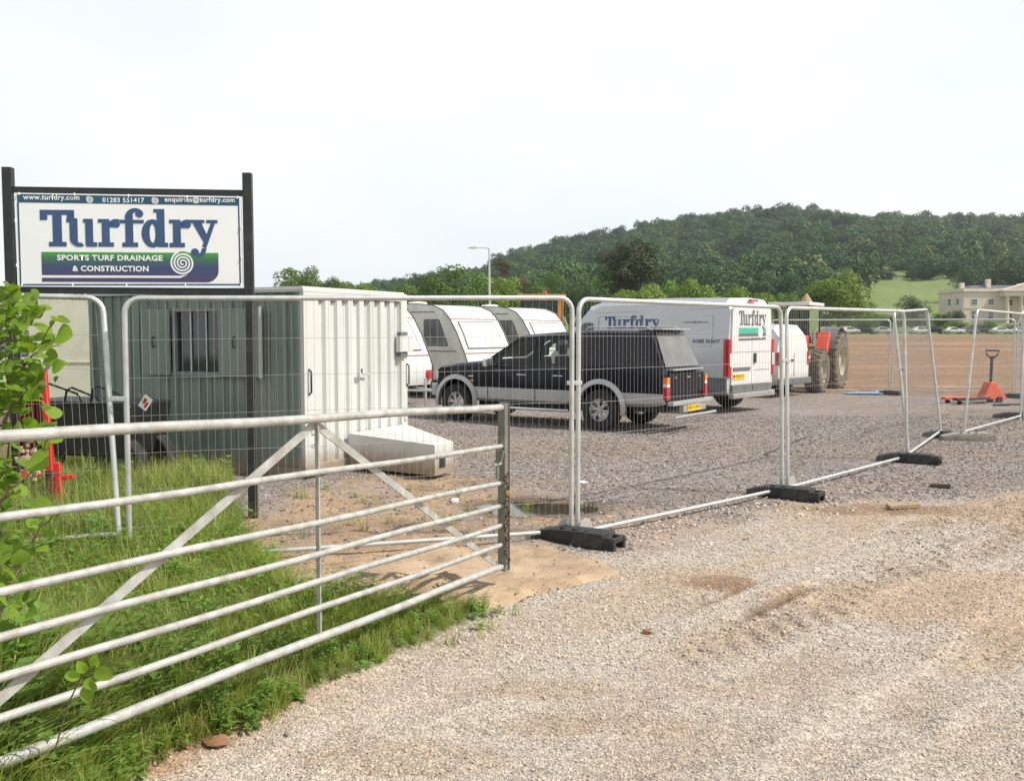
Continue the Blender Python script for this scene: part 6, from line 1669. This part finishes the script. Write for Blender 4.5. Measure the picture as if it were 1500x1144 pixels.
LM = {
    'oak': leafmat('oak_foliage', (0.085, 0.136, 0.031), .4, .2), 'bright': leafmat('lime_green_foliage', (0.163, 0.240, 0.043), .35, .25),
    'mid': leafmat('mid_green_foliage', (0.096, 0.163, 0.037), .45, .2), 'dark': leafmat('dark_green_foliage', (0.046, 0.081, 0.028), .4, .15),
    'copper': leafmat('dark_copper_foliage', (.050, .062, .025), .35, .1), 'conifer': leafmat('dark_conifer_foliage', (0.031, 0.059, 0.025), .3, .1), 'brown': leafmat('brownish_conifer_foliage', (0.093, 0.074, 0.040), .3, .1)}
CR = {
    'oak': [crown_mesh('crown', 21, LM['oak'], 4200, .035, 26, (1, 1, .62), (.18, .32), .1), crown_mesh('crown', 22, LM['oak'], 4200, .035, 24, (1, 1, .7), (.2, .34), .1)],
    'bright': [crown_mesh('crown', 23, LM['bright'], 11000, .036, 30, (.9, .9, .85), (.28, .42), .5), crown_mesh('crown', 24, LM['bright'], 9000, .034, 30, (1, 1, .8), (.24, .40))],
    'mid': [crown_mesh('crown', 25 + i, LM['mid'], 5000, .036, 26 + 4 * i, (1, 1, .9 - .08 * i), (.22, .42)) for i in range(3)],
    'dark': [crown_mesh('crown', 31 + i, LM['dark'], 5000, .034, 28, (1, 1, .95)) for i in range(2)],
    'copper': [crown_mesh('crown', 35, LM['copper'], 12000, .030, 44, (.8, .8, 1.05), (.2, .36), .6)],
    'conifer': [crown_mesh('crown', 36, LM['conifer'], 3500, .035, 30, (.55, .55, 1.3), (.16, .3), .8)],
    'brown': [crown_mesh('crown', 37, LM['brown'], 3500, .035, 24, (.55, .55, 1.3), (.16, .3), .8)]}
NAMES = {'oak': 'oak_tree', 'bright': 'lime_tree', 'mid': 'broadleaf_tree', 'dark': 'broadleaf_tree', 'copper': 'copper_tree', 'conifer': 'conifer_tree', 'brown': 'conifer_tree'}
def tree(label, px, top, wpx, Y, kind, group=None, base=None, hfac=None, ci=None, trunk=True, name=None):
    c_ = at(px, top, Y); rad = wpx / FPX * Y / 2
    ms = CR[kind]; me = ms[(len(bpy.data.objects) if ci is None else ci) % len(ms)]
    shz = max(v.co.z for v in me.vertices) ; gzv = gz(c_.x, Y) if base is None else base
    H = c_.z - gzv
    sx_ = rad / max(.01, sorted(abs(v.co.x) for v in me.vertices)[int(len(me.vertices) * .98)])
    ch = min(H * .93, sx_ * shz * (hfac or 1.15)) if hfac != 0 else H
    t = thing(name or NAMES[kind], label, 'tree' if name is None else 'shrub', (c_.x, Y, gzv), 0, group)
    o = bpy.data.objects.new('crown', me); C.objects.link(o); o.parent = t
    o.location = (0, 0, H - ch); o.scale = (sx_, sx_, ch / shz); o.rotation_euler = (0, 0, random.uniform(0, 6.28))
    if trunk:
        tr = max(.12, rad * .07); lo = H - ch
        mb = MB(); mb.tube([(0, 0, -.3), (.05, 0, lo * .5), (0, .05, lo + ch * .2), (.1, 0, lo + ch * .55)], [tr * 1.3, tr, tr * .8, tr * .3], 8)
        for k in range(5):
            a = k * 1.3; mb.tube([(0, 0, lo + ch * .08 * k * .6), (rad * .45 * math.cos(a), rad * .45 * math.sin(a), lo + ch * (.32 + .05 * k))], [tr * .5, tr * .15], 6)
        mb.build('trunk', M['bark'], t, smooth=60)
    return t
tree('spreading oak with clear gaps in its crown standing above the container roof', 438, 388, 72, 190, 'oak', ci=0, hfac=1)
tree('low oak crown peeping past the container at the foot of the hill', 490, 404, 60, 260, 'oak', ci=1)
tree('tall dark copper tree rising above the pickup', 925, 346, 76, 175, 'copper', hfac=1.0)
tree('rounded lime green tree standing alone before the meadow', 1230, 396, 82, 185, 'bright', ci=0, hfac=1.0)
tree('small dark round tree on the meadow left of the country house', 1338, 431, 40, 205, 'dark', ci=0, hfac=1.0)
tl_ = [(655, 386, 92, 165, 'mid'), (700, 398, 60, 170, 'mid'), (737, 404, 56, 172, 'bright'), (585, 414, 70, 230, 'mid'), (530, 412, 60, 250, 'bright'), (778, 414, 62, 180, 'mid'), (835, 404, 66, 172, 'dark'), (872, 410, 50, 168, 'dark'), (888, 386, 44, 200, 'mid'),
       (935, 413, 80, 150, 'bright'), (985, 408, 60, 178, 'mid'), (1020, 406, 62, 170, 'bright'), (1062, 425, 60, 185, 'mid'), (1098, 419, 82, 160, 'bright'), (1150, 428, 60, 178, 'mid'), (1182, 422, 52, 188, 'mid'), (1270, 440, 36, 196, 'mid'), (615, 400, 70, 240, 'dark'), (805, 398, 50, 210, 'mid'), (960, 398, 50, 200, 'dark')]
lab = ['broad mid green tree directly left of the lamp post', 'mid green tree just behind the lamp post', 'light green tree right of the lamp post', 'mid green tree above the right end of the container', 'pale green tree above the middle of the container', 'mid green tree above the orange machine, left side', 'dark tree above the orange machine, right side', 'narrow dark tree touching the left of the copper tree', 'mid green tree directly behind the left of the copper tree',
       'light green bushy tree in front of the copper tree', 'mid green tree right of the copper tree', 'light green tree above the middle of the large van', 'mid green tree above the back half of the large van', 'wide light green tree above the rear doors of the large van', 'mid green tree above the small white van', 'mid green tree touching the left of the lone lime green tree', 'small mid green tree right of the lone lime green tree', 'dark tree at the left foot of the hill behind the caravans', 'mid green tree rising between the lamp post and the copper tree', 'dark tree touching the right of the copper tree']
for i, (q, lb_) in enumerate(zip(tl_, lab)): tree(lb_, *q, group='trees along the far side of the brown field', hfac=1.3)
tree('reddish brown conifer rising behind the lamp post', 737, 378, 22, 300, 'brown', hfac=1)
tree('dark conifer right of the lamp post on the hill foot', 768, 402, 26, 300, 'brown', hfac=1)
for i, (px, top, w_, Y_) in enumerate([(14, 418, 60, 60), (-40, 405, 110, 60), (70, 424, 60, 120), (120, 422, 70, 150)]):
    tree(['green tree behind the left post of the signboard', 'large green tree cut by the left edge', 'low green tree under the left of the signboard', 'low green tree under the middle of the signboard'][i], px, top, w_, Y_, 'mid', group='trees far left behind the beige caravan')
# shrubs of the hedge line beyond the field
hr = random.Random(5)
hx_ = [(1150 + i * 28 + hr.uniform(-6, 6)) for i in range(14)]
for i, px in enumerate(hx_):
    tree('green shrub of the hedge line behind the parked cars', px, 455 + hr.uniform(0, 12) + (8 if px > 1380 else 0), hr.uniform(24, 44), 205 + hr.uniform(-4, 4), hr.choice(['mid', 'mid', 'bright', 'dark']), group='shrubs behind the parked cars', trunk=False, name='shrub', hfac=1.2)
tree('dark shrub against the corner of the country house', 1402, 452, 26, 238, 'dark', trunk=False, name='shrub', hfac=1)
tree('pale green shrub left of the country house corner', 1378, 458, 26, 236, 'bright', trunk=False, name='shrub', hfac=1)

# woodland on the hill
wm = [leafmat('wood_green_a', (0.042, 0.091, 0.027), .42, .12), leafmat('wood_green_b', (0.061, 0.117, 0.032), .42, .12), leafmat('wood_dark', (0.027, 0.056, 0.023), .4, .1), leafmat('wood_pale', (0.104, 0.141, 0.047), .3, .12)]
wp_ = [crown_mesh('wood_crown', 50, wm[0], 1000, .072, 16, (1, 1, .8)), crown_mesh('wood_crown', 51, wm[0], 1000, .072, 14, (1, 1, .95)), crown_mesh('wood_crown', 52, wm[1], 1000, .072, 18, (1, 1, .85)), crown_mesh('wood_crown', 53, wm[1], 900, .075, 12, (1, 1, 1.0)), crown_mesh('wood_crown', 54, wm[2], 1000, .072, 16, (1, 1, .9)), crown_mesh('wood_crown', 55, wm[2], 800, .07, 14, (.6, .6, 1.35), (.18, .32), .8), crown_mesh('wood_crown', 56, wm[3], 1000, .072, 16, (1, 1, .85))]
N_ = 17000
Y = np.sqrt(rng.uniform(235**2, 985**2, N_)); X = rng.uniform(-.62, .74, N_) * Y
gap_px = 750 + 1400 * X / Y
lo = np.interp(X / Y, [-.62, -.2, .0, .20, .34, .40, .45, .47, .50, .55, .74], [470, 450, 400, 380, 360, 470, 470, 455, 440, 430, 420])
keep = (Y > lo + (fbm(X / 20, Y / 20, 401, 2) - .5) * 60)
X, Y = X[keep], Y[keep]
# thin to a spacing
cell = {}; sel = []
for i in np.argsort(rng.random(len(X))):
    s_ = 6.0 if Y[i] < 520 else 7.4
    kx, ky = int(X[i] // s_), int(Y[i] // s_)
    if (kx, ky) in cell: continue
    cell[(kx, ky)] = 1; sel.append(i)
X, Y = X[sel], Y[sel]; k = len(X)
Z = zfar(X, Y) - 1.0 + rng.uniform(-1.5, 2.5, k)
dens = fbm(X / 55, Y / 55, 411, 3); big = (3.4 + 7.0 * rng.random(k) ** 1.8) * (.85 + .3 * dens)
dk = fbm(X / 80, Y / 50, 421, 3)
left = X / Y < -.02
idx = np.where(rng.random(k) < .06, 6, np.where(dk + rng.normal(0, .12, k) > .56, rng.choice([4, 0, 1, 4], k), rng.choice([0, 1, 2, 3, 2], k)))
idx = np.where((rng.random(k) < np.where(left, .40, .03)), 5, idx)
big = np.where(idx == 5, big * .55, big) * np.interp(X / Y, [-.3, -.02, .06], [.55, .62, 1]); hs = big * rng.uniform(.75, 1.1, k) * np.where(idx == 5, 1.25, 1)
scatter('woodland', np.stack([X, Y, Z], -1), np.stack([X*0, X*0, rng.uniform(0, 6.28, k)], -1), np.stack([big, big, hs], -1), idx, wp_, 'stuff', 'dense broadleaf wood covering the long hill behind the field')
# dark trees behind and right of the house
for i, (px, top, w_, Y_) in enumerate([(1470, 372, 80, 330), (1530, 362, 90, 330), (1425, 388, 60, 360)]):
    tree(['dark tree mass directly above the country house roof', 'dark tree above the country house at the right edge', 'dark tree above the left end of the country house'][i], px, top, w_, Y_, 'conifer' if False else 'dark', group='dark trees above the country house')

# ------------------------------------------------------------------ country house
HY = 256.0; hpx = HY / FPX
hx0 = (1409 - 750) * hpx; base_z = CH + (484 - 474) * hpx
hs_ = thing('country_house', 'cream stuccoed country house with columned portico below the wooded hill', 'country house', (hx0, HY, base_z))
Hh = (474 - 428) * hpx; PW0, PW1 = 9.3, 26.0; FW = PW0 * 2 + (PW1 - PW0)
mb = MB(); mb.box((0, 0, -1.5), (FW, 15, Hh)); wall = mb.build('wall', M['stone'], hs_)
MB().box((-.35, -.35, Hh + .002), (FW + .35, 15.35, Hh + .35)).build('cornice', M['stone'], hs_, bevel=.1)
MB().box((-.1, -.10, Hh + .351), (FW + .1, 15.1, Hh + .95)).build('parapet', M['stone'], hs_)
MB().box((-.12, -.12, Hh * .48), (PW0 - .05, -.002, Hh * .48 + .22)).build('string_course', M['stone'], hs_)
MB().box((-.16, -.16, -.6), (PW0 - .05, -.002, .5)).build('plinth', M['stone'], hs_)
mb = MB(); mb.add([(2, 2, Hh + .4), (FW - 2, 2, Hh + .4), (FW - 2, 13, Hh + .4), (2, 13, Hh + .4), (5, 6, Hh + 2.0), (FW - 5, 6, Hh + 2.0), (FW - 5, 9, Hh + 2.0), (5, 9, Hh + 2.0)], [(3,2,1,0), (4,5,6,7), (0,1,5,4), (1,2,6,5), (2,3,7,6), (3,0,4,7)])
roof = mb.build('roof', M['slate'], hs_)
for x, h in ((1.6, 2.6), (PW0 - .6, 3.6), (PW0 + 8, 2.4), (FW - 3, 2.8)): MB().box((x - .55, 4.2, Hh + .4), (x + .55, 5.4, Hh + h)).build('chimney', M['stone'], roof, bevel=.05)
frm = mat('white_sash', (.62, .61, .58), .5)
def hwin(x, z, w=1.0, h=1.75, side=False):
    if side: f_ = MB().box((-.10, x - w/2 - .12, z - .12), (-.004, x + w/2 + .12, z + h + .12)).build('window', frm, hs_); MB().box((-.12, x - w/2, z), (-.101, x + w/2, z + h)).build('pane', M['winglass'], f_); MB().box((-.135, x - .04, z), (-.121, x + .04, z + h)).box((-.135, x - w/2, z + h*.47), (-.1212, x - .0402, z + h*.53)).box((-.135, x + .0402, z + h*.47), (-.1212, x + w/2, z + h*.53)).build('glazing_bar', frm, f_)
    else: f_ = MB().box((x - w/2 - .12, -.10, z - .12), (x + w/2 + .12, -.004, z + h + .12)).build('window', frm, hs_); MB().box((x - w/2, -.12, z), (x + w/2, -.101, z + h)).build('pane', M['winglass'], f_); MB().box((x - .04, -.135, z), (x + .04, -.121, z + h)).box((x - w/2, -.135, z + h*.47), (x - .0402, -.1212, z + h*.53)).box((x + .0402, -.135, z + h*.47), (x + w/2, -.1212, z + h*.53)).build('glazing_bar', frm, f_)
for x in (2.9, 7.3, FW - 7.3, FW - 2.9):
    hwin(x, Hh - 3.3, 1.25, 1.35); hwin(x, 1.1, 1.2, 2.3)
for x in (3.3, 8.2): hwin(x, Hh - 3.3, 1.25, 1.5, True); hwin(x, 1.1, 1.2, 2.2, True)
# portico
PD = -3.2
MB().box((PW0, PD, -1.5), (PW1, -.003, -.2)).build('portico_floor', M['stone'], hs_)
MB().box((PW0 - .1, PD - .15, Hh - 1.25), (PW1 + .1, -.004, Hh - .003)).build('entablature', M['stone'], hs_, bevel=.05)
MB().box((PW0 - .5, PD - .5, Hh), (PW1 + .5, -.36, Hh + .4)).build('portico_cornice', M['stone'], hs_, bevel=.08)
xm = (PW0 + PW1) / 2
MB().prism([(PW0 - .4, Hh + .401), (PW1 + .4, Hh + .401), (xm, Hh + 3.0)], (0, PD - .3, 0), (1, 0, 0), (0, 0, 1), (0, 1, 0), 2.9).build('pediment', M['stone'], hs_, bevel=.05)
for k in range(5):
    x = PW0 + 1.0 + k * (PW1 - PW0 - 2.0) / 4
    MB().tube([(x, PD + .5, -.2), (x, PD + .5, .1), (x, PD + .5, 3), (x, PD + .5, Hh - 1.6), (x, PD + .5, Hh - 1.255)], [.62, .48, .48, .42, .60], 16).build('column', M['stone'], hs_, smooth=40)
for k in range(4): hwin(PW0 + 3.0 + k * 3.75, Hh - 3.6, 1.2, 1.4); hwin(PW0 + 3.0 + k * 3.75, .2, 1.3, 2.6)

# ------------------------------------------------------------------ cars parked beyond the field
def parked_car(px, Y_, paint_, label, L=4.2, Hc=1.45, ang=0):
    v = at(px, 484, Y_); t = thing('parked_car', label, 'car', (v.x, Y_, gz(v.x, Y_)), ang, 'cars parked beyond the brown field')
    h = L / 2
    def s_(x, zt, w=.82, wr=.62, belt=.88): return ring_of(x, [(0, .22), (w - .05, .22), (w, .45), (w, min(belt, zt - .05)), (wr if zt > 1.0 else w - .06, zt - .04), (0, zt)])
    mb = MB(); mb.loft([s_(-h, .75, .74), s_(-h + .12, .95), s_(-h + .7, 1.02), s_(-h + 1.2, Hc), s_(-.1, Hc + .02), s_(h - 1.75, Hc - .04), s_(h - 1.05, .98), s_(h - .15, .85), s_(h, .62, .72)])
    mb.build('body', paint_, t, smooth=35)
    for s in (-1, 1):
        yy = lambda x, z: .82 - (z - .88) * .38
        side_poly(MB(), [(h - 1.25, .93), (-h + 1.0, .95), (-h + 1.35, Hc - .10), (h - 1.80, Hc - .12)], yy, .02, sgn=s).build('side_window', M['winglass'], t)
        for x in (-h + .8, h - .85): wheel(t, (x, s*.74, .31), .31, .2, .19, M['tyre'], M['alloy'], s, spokes=0)
    return t
cars = [(1212, 'plain white car parked beside the tractor tyre', 'vanwhite'), (1244, 'white car in front of the hedge line, right of the tractor', 'vanwhite'), (1268, 'dark car next to the white one, right of the tractor', 'pblack'), (1293, 'silver car left of the leaning fence uprights', 'psilver'), (1347, 'white car seen through the leaning fence panel', 'vanwhite'), (1368, 'dark car at the edge of the leaning fence panel', 'pblack'), (1397, 'white car in the gap of the fence below the house', 'vanwhite'), (1418, 'dark grey car partly behind the fence upright', 'gplastic'), (1440, 'dark car below the first portico column', 'pblack'), (1466, 'silver white car above the pallet truck handle', 'vanwhite'), (1494, 'grey car at the right edge of the view', 'psilver')]
for i, (px, lb_, m_) in enumerate(cars): parked_car(px, 193 + (i % 3), M[m_], lb_, 4.1 + .2 * (i % 2), 1.42 + .05 * (i % 3), R([0, 12, -8][i % 3]))

# ------------------------------------------------------------------ light summer haze over the whole valley
m = bpy.data.materials.new('haze_air'); m.use_nodes = True
n, l = m.node_tree.nodes, m.node_tree.links; n.clear()
o_ = n.new('ShaderNodeOutputMaterial'); pv = n.new('ShaderNodeVolumePrincipled')
pv.inputs['Density'].default_value = 0.00015; pv.inputs['Color'].default_value = (.86, .93, 1, 1); pv.inputs['Anisotropy'].default_value = 0.3
l.new(pv.outputs[0], o_.inputs['Volume'])
hz = MB().box((-1500, -70, -75), (1500, 1520, 175)).build('haze', m); hz['kind'] = 'stuff'
